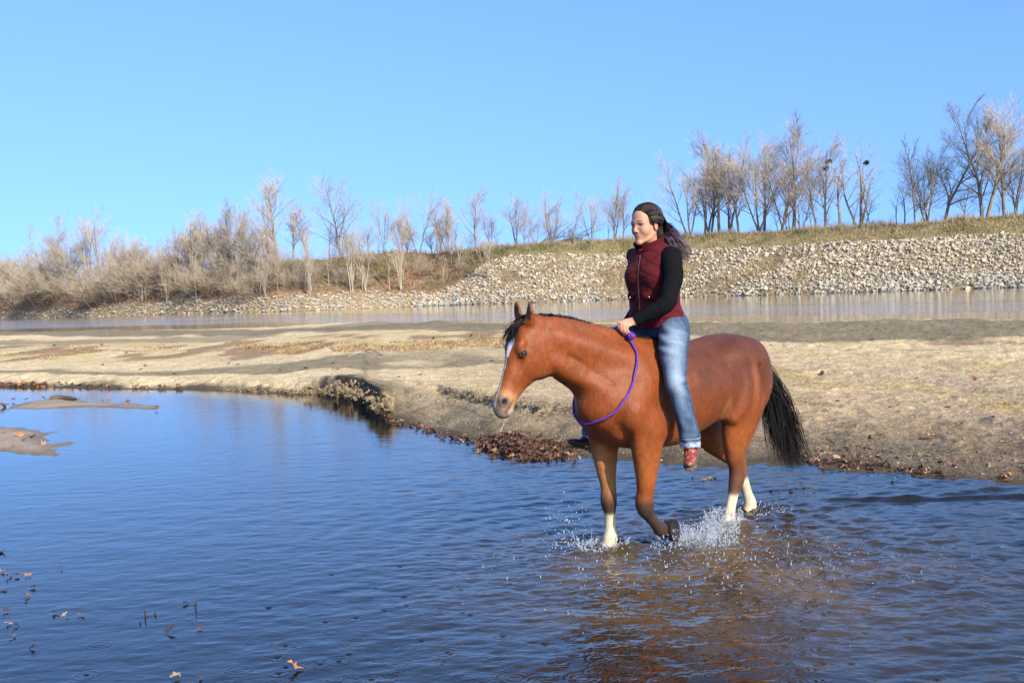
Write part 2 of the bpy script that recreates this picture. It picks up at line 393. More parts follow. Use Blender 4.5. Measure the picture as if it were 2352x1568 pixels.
_, pyr = proj(np.stack([Xr, Yr, 0 * Xr], -1)); pwl = np.interp(pxr, BX, B_WL)[None]; pfe = np.interp(pxr, FE[:, 0], FE[:, 1])[None]
fr = (pyr - pwl) / (pfe - pwl)
jit = .10 * fbm(Xr * .03, Yr * .08, 2., o=3)
wind = sstep(.30, .46, fr + jit) * (1 - sstep(.60, .76, fr + jit))
wind = np.maximum(wind, 1.3 * sstep(.12, .3, fr + jit) * (1 - sstep(.3, .5, fr)) * (1 - sstep(300, 900, pxr))[None])
st = .012 + .40 * wind * sstep(-.5, .3, fbm(Xr * .05, Yr * .2, 6., o=4))
mk('river', np.stack([Xr, Yr, 0 * Xr], -1).reshape(-1, 3), grid_faces(160, 420), m_river, col=np.repeat(st.reshape(-1, 1), 3, 1), kind='structure')

# ---- pond: ripples are real displacement, micro ripples are fine relief
def pond_nodes(N, L, b):
    tc = N.new('ShaderNodeTexCoord')
    prev = None
    for sc, stv, dist, stre in ((9, .45, .010, (.7, 1.3, 1)), (26, .6, .004, (.8, 1.2, 1))):
        mp = N.new('ShaderNodeMapping'); mp.inputs['Scale'].default_value = stre; mp.inputs['Rotation'].default_value = (0, 0, .12); L.new(tc.outputs['Object'], mp.inputs['Vector'])
        t = N.new('ShaderNodeTexNoise'); t.inputs['Scale'].default_value = sc; t.inputs['Detail'].default_value = 3; L.new(mp.outputs['Vector'], t.inputs['Vector'])
        bn = N.new('ShaderNodeBump'); bn.inputs['Distance'].default_value = dist
        at = N.new('ShaderNodeAttribute'); at.attribute_name = 'Col'
        mu = N.new('ShaderNodeMath'); mu.operation = 'MULTIPLY'; mu.inputs[1].default_value = stv; sp_ = N.new('ShaderNodeSeparateColor'); L.new(at.outputs['Color'], sp_.inputs[0]); L.new(sp_.outputs[0], mu.inputs[0])
        L.new(mu.outputs[0], bn.inputs['Strength']); L.new(t.outputs['Fac'], bn.inputs['Height'])
        if prev: L.new(prev, bn.inputs['Normal'])
        prev = bn.outputs['Normal']
    L.new(prev, b.inputs['Normal'])
    mx = N.new('ShaderNodeMix'); mx.data_type = 'RGBA'; mx.inputs[6].default_value = (.009, .008, .006, 1); mx.inputs[7].default_value = (.105, .066, .028, 1)   # clear water, stirred mud
    L.new(sp_.outputs[1], mx.inputs[0]); L.new(mx.outputs[2], b.inputs['Base Color'])
m_pond = water_mat('pond_water', (.022, .0135, .006), pond_nodes, .015)
HO = np.array([1.13, 7.46]); HF = np.array([-.738, -.675]); HL = np.array([.675, -.738])     # horse: origin, forward, left
def hw(p):                                                                               # horse frame -> world
    p = np.asarray(p, float); w = HO + p[..., :1] * HF + p[..., 1:2] * HL
    return np.concatenate([w, p[..., 2:3]], -1)
FEET = [(.60, -.10), (-1.0, -.10), (-.43, .10), (.15, .12)]
nc, nr = 1000, 780
Aw = np.linspace(float(a_of(-600)) , float(a_of(2950)), nc)
ynw = y_near(Aw) + .35
sh0 = 3.8
tt = np.linspace(0, 1, nr)[:, None]
Yw = 1 / (1 / sh0 + (1 / ynw[None] - 1 / sh0) * tt ** .9)
Xw = Aw[None] * Yw
def pond_h(x, y):
    pond_px = 1176 + 2500 * x / y
    calm = np.interp(x, [-6, -3, -1.2, 0, .8, 3], [.08, .16, .42, .95, 1.45, 1.4]) * np.interp(y, [3, 6, 9, 14, 20], [1, .95, .85, .5, .3])
    th = .10 + .10 * fbm(x * .15, y * .15, 3., o=2)
    u = x * np.cos(th) + y * np.sin(th); v = -x * np.sin(th) + y * np.cos(th)
    wx = .5 * fbm(x * .5, y * .5, 11., o=3)
    h = .0042 * fbm(u * 1.7 + wx, v * 3.6 + wx, 1., o=2) + .0052 * fbm(u * 4.6 + wx, v * 8.5, 5., o=2) + .0020 * vn(u * 10, v * 17, 8.) + .0009 * vn(u * 21, v * 33, 2.)
    # wave trains from the walking horse
    for fx, fy in FEET[:3]:
        c = HO + fx * HF + fy * HL
        r = np.hypot(x - c[0], y - c[1]); a = np.arctan2(y - c[1], x - c[0])
        h = h + .0045 * np.sin(r * 26 + 2.5 * vn(x * 1.5, y * 1.5, 6.)) * np.exp(-r / 1.5) * (.6 + .4 * np.sin(a * 3 + fx))
    h = h * (.12 + 1.15 * calm)
    for (xa, ya, xb, yb, am) in ((2.3, 8.45, 4.3, 8.25, .016), (2.0, 8.05, 4.2, 8.75, .010)):
        tq = np.clip((x - xa) / (xb - xa), 0, 1); dy_ = y - (ya + (yb - ya) * tq) - .06 * vn(x * 1.3, y * 0, 4.)
        h = h + am * (np.exp(-(dy_ / .05) ** 2) - .8 * np.exp(-((dy_ + .11) / .06) ** 2)) * sstep(0, .15, tq) * (1 - sstep(.8, 1, tq))
    # churned patch around and in front of the horse
    c = HO + .0 * HF
    r = np.hypot((x - c[0] - .2) / 1.5, (y - c[1] + .75) / 1.35)
    ch = np.exp(-r ** 2 * 1.1)
    h = h + ch * 1.25 * (.013 * (np.abs(fbm(x * 6, y * 9, 3., o=3)) - .25) + .009 * fbm(x * 14, y * 20, 8., o=2) + .006 * np.maximum(vn(x * 34, y * 40, 4.), .2))
    for fx, fy in FEET[:3]:
        c = HO + fx * HF + fy * HL; r = np.hypot(x - c[0], y - c[1])
        h = h + .03 * np.exp(-((r - .12) / .06) ** 2) * (1 + fbm(x * 12, y * 12, 3.)) + .02 * np.exp(-(r / .4) ** 2) * fbm(x * 16, y * 18, 3., o=3)
    return h, ch
Hw, CH = pond_h(Xw, Yw)
# rings left by falling drops
rr = np.random.RandomState(3)
for k in range(330):
    if k < 60: px, py = rr.uniform(560, 1400), rr.uniform(1380, 1580)
    else: px, py = rr.normal(1480, 420), rr.uniform(1230, 1590)
    g = ground(px, py); r0 = rr.uniform(.012, .075) * (.75 if k < 60 else .8)
    if not (g[1] > 3): continue
    lam = .018 + r0 * .22
    ia = np.searchsorted(Aw, [(g[0] - .2) / g[1], (g[0] + .2) / g[1]]) + [-2, 2]; ia = np.clip(ia, 0, nc - 1)
    yc = Yw[:, (ia[0] + ia[1]) // 2]; jb = np.where(np.abs(yc - g[1]) < .22)[0]
    if len(jb) < 2 or ia[1] - ia[0] < 2: continue
    sl = np.s_[jb[0]:jb[-1] + 1, ia[0]:ia[1]]
    r = np.hypot(Xw[sl] - g[0], Yw[sl] - g[1])
    amp = rr.uniform(.0006, .0015)
    Hw[sl] += amp * np.cos((r - r0) / lam * 2 * math.pi) * np.exp(-((r - r0) / (lam * .9)) ** 2)
    if rr.rand() < .3: Hw[sl] -= .008 * np.exp(-(r / .012) ** 2)
c_ = HO + np.array([.15, -1.0]); MUD = np.exp(-(((Xw - c_[0]) / 1.35) ** 2 + ((Yw - c_[1]) / 1.45) ** 2)) * (.75 + .7 * fbm(Xw * 2.5, Yw * 2.5, 3., o=4))
pb = (.25 + .75 * np.clip(np.interp(Xw, [-6, -2, 1, 3], [.2, .5, 1, 1]), 0, 1) * np.interp(Yw, [3, 9, 16], [1, .8, .45]) + CH * .8)
mk('pond', np.stack([Xw, Yw, Hw], -1).reshape(-1, 3), grid_faces(nr, nc), m_pond, col=np.stack([pb.ravel(), np.clip(MUD, 0, 1).ravel(), 0 * pb.ravel()], 1), kind='structure')
# the same pond carries on under and behind the camera
p0 = [(Aw[0] * sh0, sh0, -.001), (Aw[-1] * sh0, sh0, -.001)]
mk('pond', [p0[0], p0[1], (12, -8, 0), (-12, -8, 0)], np.array([[0, 1, 2, 3]]), m_pond, kind='structure')
# ------------------------------------------------------------------ riprap stones on the far bank
def hull_rock(seed, n=15, flat=.72):
    r = np.random.RandomState(seed); bm = bmesh.new()
    p = r.normal(size=(n, 3)); p /= np.linalg.norm(p, axis=1)[:, None]
    p *= r.uniform(.78, 1.08, (n, 1)); p *= np.array([1, r.uniform(.65, .95), r.uniform(.5, flat)])
    for q in p: bm.verts.new(q)
    bmesh.ops.convex_hull(bm, input=bm.verts)
    for v in [v for v in bm.verts if not v.link_faces]: bm.verts.remove(v)
    bmesh.ops.triangulate(bm, faces=bm.faces); bm.verts.index_update()
    V = np.array([v.co[:] for v in bm.verts]); F = np.array([[v.index for v in f.verts] for f in bm.faces]); bm.free()
    return V * .5, F
ROCKS = [hull_rock(s, 13 + s % 5) for s in range(12)]
def rot_mats(r, n, tilt=3.14):
    a, b, c = r.uniform(0, 6.28, n), r.uniform(-tilt, tilt, n), r.uniform(-tilt, tilt, n)
    ca, sa, cb, sb, cc, sc = np.cos(a), np.sin(a), np.cos(b), np.sin(b), np.cos(c), np.sin(c); o = np.zeros(n); i = o + 1
    Rz = np.stack([ca, -sa, o, sa, ca, o, o, o, i], -1).reshape(-1, 3, 3); Rx = np.stack([i, o, o, o, cb, -sb, o, sb, cb], -1).reshape(-1, 3, 3)
    Ry = np.stack([cc, o, sc, o, i, o, -sc, o, cc], -1).reshape(-1, 3, 3)
    return Rz @ Rx @ Ry
def scatter(protos, P, S, R, C):
    """join many small copies into one mesh: positions, sizes, rotations, colours"""
    Vs, Fs, Cs, n = [], [], [], 0
    idx = np.arange(len(P)) % len(protos)
    for k, (V, F) in enumerate(protos):
        s = idx == k
        if not s.any(): continue
        v = np.einsum('nij,vj->nvi', R[s], V) * S[s][:, None, None] + P[s][:, None]
        m = s.sum(); Vs.append(v.reshape(-1, 3)); Fs.append((F[None] + (np.arange(m) * len(V))[:, None, None] + n).reshape(-1, F.shape[1]))
        Cs.append(np.repeat(C[s], len(V), 0)); n += m * len(V)
    return np.concatenate(Vs), np.concatenate(Fs), np.concatenate(Cs)
m_stone = material('limestone', (.5, .43, .32), .9, .2, attr=True, noise=[(2.2, .22), (9, .15)], bump=[(5, .5, .05)])
r = np.random.RandomState(21)
def stone_area(n, x0, x1, u0, u1, seed):
    r = np.random.RandomState(seed)
    D = -CAM_H / slope(np.linspace(x0, x1, 50), np.interp(np.linspace(x0, x1, 50), *_WL))
    px = r.uniform(x0, x1, n); u = r.uniform(u0, u1, n)
    return px, u
px, u = stone_area(20000, 955, 3100, -.02, 1.0, 4)
edge = 1.0 + .03 * fbm(px * .02, px * 0, 3.)
px_, P = px, bank_point(px, u)
gap = fbm(P[:, 0] * .10, P[:, 1] * .16, 33., o=4)                        # weedy patches break the stone cover
mid = np.exp(-((u - .48) / .22) ** 2)
left_taper = sstep(955, 1050, px + 60 * (1 - u))
keep = (gap + .16 * mid < .20) | (r.rand(len(px)) < .26)
keep &= r.rand(len(px)) < left_taper
keep &= ~((px < 1160) & (u > .25) & (r.rand(len(px)) < .55))
px, u, P = px[keep], u[keep], P[keep]
S = r.lognormal(math.log(.38), .42, len(px)) * np.where(u < .14, 1.35, 1) * np.where(u > .8, 1.12, 1); S = np.clip(S, .2, 1.25)
P[:, 2] += S * .10 + r.uniform(0, .12, len(px))
tone = (r.uniform(.62, 1.12, len(px)) * (1 + .12 * fbm(P[:, 0] * .2, P[:, 1] * .3, 7., o=3)))[:, None]
C = np.array([.52, .43, .30]) * tone * lerp([1, 1, 1], [.98, 1.0, 1.06], r.rand(len(px), 1))
wetm = (u < .06)[:, None] & (r.rand(len(px), 1) < .7); C = np.where(wetm, C * .62, C)
blue = (u < .3)[:, None] & (r.rand(len(px), 1) < .22); C = np.where(blue, np.array([.33, .33, .30]) * tone, C)
Rm = rot_mats(r, len(px), .8)
dist = np.hypot(P[:, 0], P[:, 1]); vx, vy = proj(P); vis = (vx > 960) & (vx < 2350) & ~((vx > 1440) & (vx < 1575))
big = np.argsort(-(S / dist) * vis)[:300]
rest = np.ones(len(px), bool); rest[big] = False
rip = thing('riprap_bank', 'slope of pale broken limestone facing the river below the grassy levee', 'rock bank')
o = mk('stones', *scatter(ROCKS, P[rest], S[rest], Rm[rest], C[rest])[:2], m_stone, rip, col=scatter(ROCKS, P[rest], S[rest], Rm[rest], C[rest])[2], smooth=False, kind='stuff')
rock_me = []
for k, (V, F) in enumerate(ROCKS):
    for j, cc in enumerate(((.54, .44, .29), (.44, .355, .235), (.30, .28, .225))):
        me = mesh_data('stone', V, F, np.tile(cc, (len(V), 1)), False); me.materials.append(m_stone); rock_me.append(me)
for k in big:
    j = 2 if C[k, 0] < .40 else (0 if tone[k] > .95 else 1)
    link('stone', rock_me[(k % 12) * 3 + j], None, rip, P[k], Matrix(Rm[k]).to_euler(), (S[k],) * 3)
# small rubble along the foot of the wooded bank
r = np.random.RandomState(9)
px, u = r.uniform(-450, 1150, 9000), r.uniform(-.02, 1.06, 9000) ** 1.0
P = bank_point(px, u); S = np.clip(r.lognormal(math.log(.42), .5, len(px)), .15, 1.9); P[:, 2] += S * .08
keep = (r.rand(len(px)) < lerp(.5, 1, sstep(100, 500, px)))
px, u, P, S = px[keep], u[keep], P[keep], S[keep]
C = lerp([.50, .385, .245], [.34, .28, .19], r.rand(len(px), 1) ** 2); C[S > .9] = (.36, .34, .30)
V, F, Cc = scatter(ROCKS, P, S, rot_mats(r, len(px), .5) * np.array([1, 1, .6])[None, :, None], C)
rub = mk('rubble_strip', V, F, m_stone, None, col=Cc, smooth=False, kind='stuff')
tag(rub, 'thin strip of pale rubble along the water below the bare woods', 'rubble')

# ------------------------------------------------------------------ grasses and weeds on the levee, leaf litter under the wood
def blades(P, h, r, lean=.35, w=.02, col=(.3, .25, .12), cvar=.25, seg=1):
    n = len(P); a = r.uniform(0, 6.28, n); d = np.stack([np.cos(a), np.sin(a), 0 * a], -1)
    l = r.uniform(0, lean, n)[:, None] * h[:, None]; b = r.uniform(0, 6.28, n); e = np.stack([np.cos(b), np.sin(b), 0 * b], -1)
    w = (w * np.ones(n))[:, None]
    tip = P + e * l + np.array([0, 0, 1]) * h[:, None]
    V = np.stack([P - d * w, P + d * w, tip], 1).reshape(-1, 3)
    F = np.arange(3 * n).reshape(n, 3)
    c = np.asarray(col) * (1 + r.uniform(-cvar, cvar, (n, 1))); C = np.repeat(c, 3, 0)
    return V, F, C
m_grass = material('dry_grass', (.3, .25, .1), .9, .1, attr=True)
r = np.random.RandomState(5)
n = 46000
px, u = r.uniform(1080, 2900, n), 1 + r.beta(1.3, .75, n) * 1.12
P = bank_point(px, u); nn = fbm(P[:, 0] * .25, P[:, 1] * .25, 3., o=3)
h = r.uniform(.15, .5, n) * (1 + 1.2 * sstep(1.8, 2.0, u)) * (.8 + .8 * (nn > .1))
base = lerp([.34, .26, .14], [.16, .15, .07], sstep(-.1, .4, fbm(P[:, 0] * .4, P[:, 1] * .4, 8., o=3) + .3 * r.normal(size=n) * .5)[:, None] * np.where(u < 1.85, 1, .35)[:, None])
V, F, C = blades(P, h, r, .5, .045, base, .22)
g = mk('levee_grass', V, F, m_grass, None, col=C, smooth=False, kind='stuff'); tag(g, 'dry tan and olive grass covering the levee above the rocks', 'grass')
n = 15000
px, u = r.uniform(1000, 3000, n), r.beta(2, 2, n)
P = bank_point(px, u); gap = fbm(P[:, 0] * .10, P[:, 1] * .16, 33., o=4) + .16 * np.exp(-((u - .48) / .22) ** 2)
k = gap > .15; P = P[k]; n = len(P)
h = r.uniform(.4, 1.0, n); base = lerp([.38, .28, .15], [.24, .15, .09], (vn(P[:, 0] * .15, P[:, 1] * .15, 2.) > 0)[:, None] * 1.0)
V, F, C = blades(P, h, r, .6, .05, base, .3)
g = mk('bank_weeds', V, F, m_grass, None, col=C, smooth=False, kind='stuff'); tag(g, 'dead brown weeds growing in gaps between the bank stones', 'weeds')
n = 26000
px, u = r.uniform(-450, 1180, n), r.uniform(.85, 2.1, n)
P = bank_point(px, u); h = r.uniform(.15, .9, n) * sstep(.8, 1.5, u)
base = lerp([.26, .17, .09], [.16, .15, .07], (fbm(P[:, 0] * .1, P[:, 1] * .1, 2.) > .1)[:, None] * 1.0)
V, F, C = blades(P, h, r, 1.2, .10, base, .4)
g = mk('undergrowth', V, F, m_grass, None, col=C, smooth=False, kind='stuff'); tag(g, 'brown leaf litter and low undergrowth beneath the bare riverbank trees', 'undergrowth')

# ------------------------------------------------------------------ bare trees
def grow(seed, H=12., stems=1, spread=.35, up=.55, limbs=9, sub=7, twigs=6, fork=.3, trunk_r=.16, lean=0., fine=True, crown_from=.25, wob=.05):
    """returns (trunk tubes, crown tubes) of one bare tree"""
    r = np.random.RandomState(seed); T, K = Tubes(), Tubes()
    def branch(p, d, L, r0, r1, n, curl, gravup):
        pts = [p]; d = d / np.linalg.norm(d)
        for i in range(n):
            d = d + r.normal(size=3) * curl + np.array([0, 0, gravup]); d /= np.linalg.norm(d); p = p + d * L / n; pts.append(p)
        return np.array(pts), np.linspace(r0, r1, n + 1)
    def perp(d, ang):
        a = r.uniform(0, 6.28); q = np.cross(d, [0.3, .2, 1.]) if abs(d[2]) < .9 else np.cross(d, [1., 0, 0]); q /= np.linalg.norm(q)
        w = np.cross(d, q); s = q * math.cos(a) + w * math.sin(a)
        return d * math.cos(ang) + s * math.sin(ang)
    for s in range(stems):
        base = np.array([r.normal() * .25, r.normal() * .25, -.4]) * (stems > 1) + np.array([0, 0, -.4 * (stems == 1)])
        a = 6.28 * s / stems + r.uniform(-.4, .4); tilt = (spread * r.uniform(.4, 1.0) if stems > 1 else spread * .12) + abs(lean) * (stems == 1)
        d = np.array([math.sin(tilt) * math.cos(a), math.sin(tilt) * math.sin(a), math.cos(tilt)])
        if lean: d[0] += lean; d /= np.linalg.norm(d)
        h = H * (1 if s == 0 else r.uniform(.7, 1.0))
        tr = trunk_r * (1 if stems == 1 else r.uniform(.55, .85))
        P, R = branch(base, d, h, tr, .022, 12, wob, .02)
        R = tr * (1 - np.linspace(0, 1, 13)) ** .8 + .02
        T.add(P, R, 5)
        for l in range(limbs):
            f = crown_from + (1 - crown_from) * (l + r.rand()) / limbs * .94; q = P[0] + 0; i = f * 12; i0 = int(i); q = P[i0] * (1 - i + i0) + P[min(i0 + 1, 12)] * (i - i0)
            dd = P[min(i0 + 1, 12)] - P[i0]; dd /= np.linalg.norm(dd) + 1e-9
            Ll = h * r.uniform(.27, .46) * (1.2 - .72 * f) * (1 + fork)
            lr = max(.022, np.interp(f, [0, 1], [tr * .55, .02]))
            LP, LR = branch(q, perp(dd, r.uniform(.5, 1.1) * (1 - .2 * up)), Ll, lr, .016, 7, .11, .075 * up)
            (T if l < limbs * .7 else K).add(LP, LR, 4)
            for m in range(sub):
                g = .18 + .8 * (m + r.rand()) / sub; i = g * 7; i0 = min(int(i), 6); q2 = LP[i0] * (1 - i + i0) + LP[i0 + 1] * (i - i0)
                d2 = LP[i0 + 1] - LP[i0]; d2 /= np.linalg.norm(d2) + 1e-9
                SP, SR = branch(q2, perp(d2, r.uniform(.35, .85)), Ll * r.uniform(.28, .55) * (1.2 - .5 * g), .018, .010, 4, .13, .09 * up)
                K.add(SP, SR, 3)
                for w in range(twigs):
                    j = r.randint(1, 5); d3 = SP[j] - SP[j - 1]; d3 /= np.linalg.norm(d3) + 1e-9
                    TP, TR = branch(SP[j], perp(d3, r.uniform(.25, .8)), Ll * r.uniform(.14, .32), .011, .007, 2, .15, .1 * up)
                    K.add(TP, TR, 3)
    return T, K
m_bark = material('bark', (.24, .185, .13), .95, .1, noise=[(3, .3, (1, 1, .3))])
m_bark_pale = material('pale_bark', (.38, .32, .24), .95, .1, noise=[(3, .3, (1, 1, .3))])
m_twig = material('twigs', (.42, .345, .245), .95, .1, noise=[(.3, .2)])
m_twig_pink = material('pinkish_twigs', (.41, .335, .255), .95, .1, noise=[(.3, .2)])
m_twig_dark = material('dark_twigs', (.17, .14, .10), .95, .1)
SPEC = dict(
    vase=dict(H=12, stems=3, spread=.42, up=.8, limbs=9, sub=8, twigs=8, trunk_r=.22, crown_from=.22),
    tall=dict(H=12, stems=1, spread=.3, up=.9, limbs=20, sub=8, twigs=8, trunk_r=.20, crown_from=.2, fork=.1),
    dense=dict(H=12, stems=1, spread=.3, up=1.0, limbs=24, sub=9, twigs=7, trunk_r=.28, crown_from=.3, fork=.12),
    spread=dict(H=12, stems=2, spread=.55, up=.35, limbs=11, sub=9, twigs=8, trunk_r=.26, crown_from=.18, fork=.5),
    oak=dict(H=12, stems=1, spread=.5, up=.3, limbs=18, sub=9, twigs=7, trunk_r=.22, crown_from=.15, fork=.35, wob=.07),
    fork=dict(H=12, stems=3, spread=.55, up=.7, limbs=7, sub=6, twigs=5, trunk_r=.24, crown_from=.35, fork=.15),
    sapling=dict(H=12, stems=5, spread=.30, up=.9, limbs=7, sub=4, twigs=4, trunk_r=.15, crown_from=.3, fork=-.2),
    single=dict(H=12, stems=1, spread=.2, up=.9, limbs=11, sub=5, twigs=4, trunk_r=.15, crown_from=.3, fork=-.15),
    bush=dict(H=12, stems=9, spread=.95, up=.55, limbs=7, sub=5, twigs=4, trunk_r=.13, crown_from=.1, fork=.4, wob=.12))
PROTO = {}
def proto(kind, v, bark, twig):
    key = (kind, v)
    if key not in PROTO:
        T, K = grow(hash_seed(kind) + v * 101, **SPEC[kind]); PROTO[key] = (T.data('trunk', True), K.data('crown', False), {})
    t, k, cache = PROTO[key]
    if (bark.name, twig.name) not in cache:
        t2, k2 = (t, k) if not cache else (t.copy(), k.copy())
        t2.materials.clear(); k2.materials.clear(); t2.materials.append(bark); k2.materials.append(twig); cache[(bark.name, twig.name)] = (t2, k2)
    return cache[(bark.name, twig.name)]
def hash_seed(s): return sum(ord(c) * (i + 1) for i, c in enumerate(s))
def bank_at(px, py):
    """point of the far bank seen at (px,py): search along the profile"""
    u = np.linspace(0, 2.0, 240); P = bank_point(np.full(240, float(px)), u); x, y = proj(P)
    i = int(np.argmin(np.abs(y - py))); return P[i]
TREE_N = 0
WIDE = dict(vase=1.25, tall=1.35, dense=1.4, spread=1.1, oak=1.25, fork=1.3, sapling=1.2, single=1.5, bush=1.1)
def tree(kind, px, py, top, label, group=None, bark=None, twig=None, back=4., wide=1.0, var=None, rz=None, name='tree', cat='tree', tilt=0.):
    global TREE_N
    TREE_N += 1
    P = bank_at(px, py)
    d = np.array([P[0], P[1]]); D = np.hypot(*d); ontop = py <= np.interp(px, *_TP) + 3
    if ontop: P = np.array([P[0] + d[0] / D * back, P[1] + d[1] / D * back, P[2]])
    D = np.hypot(P[0], P[1]); H = (py - top) * D / 2500
    t, k = proto(kind, TREE_N % 3 if var is None else var, bark or m_bark, twig or m_twig)
    o = thing(name, label, cat, (P[0], P[1], P[2]), (TREE_N * 2.39996) % 6.283 if rz is None else rz, group)
    s = H / 12.3; wide *= WIDE.get(kind, 1.3); o.scale = (s * wide, s * wide, s)
    if tilt: o.rotation_euler = (0, tilt, 0)
    link('trunk', t, None, o); link('crown', k, None, o)
    return o
G_R = 'bare trees on the levee to the right of the rider'
R_ = [  # kind, base x, y, top y, wide, label
    ('vase', 1590, 543, 372, .8, 'bare silvery tree at the left end of the levee row behind the rider'),
    ('vase', 1627, 540, 345, .75, 'bare tree leaning left beside the first tree right of the rider'),
    ('tall', 1636, 540, 348, .7, 'slender upright bare tree close right of the leaning levee tree'),
    ('tall', 1656, 538, 329, .85, 'upright bare tree with pinkish crown, third cluster right of rider'),
    ('vase', 1679, 536, 334, .7, 'dark-stemmed bare tree with several trunks in the levee row'),
    ('tall', 1700, 535, 352, .7, 'thin bare tree between two many-stemmed trees on the levee'),
    ('vase', 1744, 532, 345, .85, 'wide many-stemmed bare tree left of the tallest levee tree'),
    ('tall', 1758, 531, 333, .7, 'narrow bare tree with fine pink twigs left of the V shaped tree'),
    ('vase', 1797, 529, 338, .8, 'bare tree splitting low into a V beside the tallest levee tree'),
    ('tall', 1825, 527, 299, .85, 'tallest slim bare tree in the middle of the levee row'),
    ('spread', 1846, 526, 378, .7, 'bare tree with long boughs leaning right by the tallest tree'),
    ('tall', 1882, 525, 344, .65, 'slim bare tree left of the tree with two bird nests'),
    ('tall', 1898, 524, 338, .75, 'bare tree holding two dark nests high in its crown'),
    ('single', 1933, 520, 352, 1.0, 'thin leaning bare tree right of the tree with two nests'),
    ('fork', 1972, 522, 342, .95, 'golden bare tree forked wide with one dark nest on a bough'),
    ('spread', 2110, 514, 350, .8, 'dark bare tree at the left of the right hand grove'),
    ('vase', 2130, 511, 338, .7, 'dark twisted bare tree second in the right hand grove'),
    ('oak', 2172, 507, 298, .75, 'dark crooked bare tree with the highest crown in its grove'),
    ('oak', 2216, 503, 424, .9, 'small dark twisted bare tree between the two tall groves'),
    ('oak', 2256, 499, 272, .72, 'tall dark bare tree left of the highest tree at the right edge'),
    ('tall', 2268, 499, 266, .8, 'highest bare tree near the right edge with tan upper crown'),
    ('tall', 2311, 497, 280, .8, 'tall tan bare tree just right of the highest tree'),
    ('vase', 2334, 495, 345, .8, 'bare tree leaning off the right edge of the picture'),
    ('tall', 2420, 492, 290, .8, 'tall bare tree beyond the right edge')]
for i, (k, x, y_, t, w, lab) in enumerate(R_[:-1]):
    dark = k == 'oak' or x in (2110, 2130)
    tree(k, x, y_, t, lab, G_R, m_bark, m_twig_dark if dark else (m_twig_pink if k == 'tall' or k == 'fork' else m_twig), wide=w, back=3 + (i * 7) % 5)
for x in (2450, 2540, 2640, 2760): tree('tall', x, np.interp(x, BX, B_TP) + 1, 300, 'bare levee tree standing past the right edge of the view', 'bare trees past the right edge', wide=.9)
G_M = 'bare trees along the crest left of the rider'
M_ = [
    ('dense', 640, 607, 424, .72, 'tallest tree of the left woods with a dense rounded bare crown'),
    ('tall', 676, 600, 484, .8, 'pinkish bare tree just right of the dense round crowned tree'),
    ('tall', 714, 595, 474, .8, 'pinkish bare tree left of the big open crowned grey tree'),
    ('oak', 787, 596, 421, .78, 'big grey bare tree with an open crown over the leafy slope'),
    ('tall', 850, 588, 520, .8, 'short pale bare tree right of the big open grey tree'),
    ('vase', 884, 582, 466, .55, 'thin many stemmed bare tree between two big crest trees'),
    ('spread', 964, 580, 434, .58, 'brown bare tree with thick straight trunk and wide boughs'),
    ('vase', 1018, 577, 470, .6, 'bare tree with two stems left of the pink crowned tree'),
    ('dense', 1034, 575, 459, .48, 'bare tree with a pink tan crown above the brown slope'),
    ('tall', 1096, 572, 441, .72, 'slim bare tree with pink twigs above the clump of saplings'),
    ('vase', 1131, 568, 478, .6, 'bare many stemmed tree left of the wide spreading tree'),
    ('spread', 1189, 565, 446, .85, 'wide spreading bare tree where the stone slope begins'),
    ('spread', 1207, 564, 474, .5, 'small bare tree close beside the wide spreading tree'),
    ('vase', 1272, 561, 440, .65, 'bare tree left of the heap of fallen branches'),
    ('single', 1322, 561, 470, .9, 'thin dark bare tree standing in the fallen branches'),
    ('vase', 1364, 559, 444, .62, 'bare tree with reddish twigs right of the fallen branches'),
    ('vase', 1416, 551, 415, .7, 'tall pale bare tree just left of the head of the rider'),
    ('tall', 1434, 551, 452, .8, 'bare tree partly hidden behind the head of the rider')]
for i, (k, x, y_, t, w, lab) in enumerate(M_):
    tree(k, x, y_, t, lab, G_M, m_bark, m_twig_pink if 'pink' in lab or 'reddish' in lab else m_twig, wide=w, back=3 + (i * 5) % 6)
L_ = [
    ('fork', 134, 660, 521, .75, 'bare white limbed tree at the left end of the woods'),
    ('oak', 152, 665, 524, .7, 'white trunked bare tree beside the leftmost tall tree'),
    ('vase', 208, 652, 502, .6, 'pale bare tree with fan shaped crown above the left thicket'),
    ('vase', 238, 652, 506, .6, 'second pale fan shaped bare tree above the left thicket'),
    ('tall', 437, 672, 514, .7, 'bare tree with an upright dark trunk on the left slope'),
    ('tall', 496, 640, 500, .7, 'pale bare tree left of the pair of thin woodland trees'),
    ('tall', 530, 640, 488, .8, 'pale bare tree rising in the middle of the left woods'),
    ('tall', 556, 635, 492, .7, 'pale bare tree just left of the slope with brush'),
    ('tall', 588, 630, 494, .7, 'thin bare tree standing left of the dense round crown')]
for i, (k, x, y_, t, w, lab) in enumerate(L_):
    tree(k, x, y_, t, lab, 'bare trees of the left woods', m_bark_pale if 'white' in lab else m_bark, m_twig, wide=w)
r = np.random.RandomState(101)
for i in range(20):
    x = r.uniform(255, 625); y_ = np.interp(x, BX, B_TP) + r.uniform(-1, 25)
    tree(('vase', 'tall', 'vase')[i % 3], x, y_, np.interp(x, [255, 420, 500, 600], [560, 528, 506, 510]) + abs(r.normal(0, 16)), 'pale thin topped bare tree in the crowd left of the dense round crown', 'crowd of pale bare trees in the left woods', m_bark, m_twig if i % 3 else m_twig_pink, wide=r.uniform(.5, .8), back=r.uniform(3, 16))
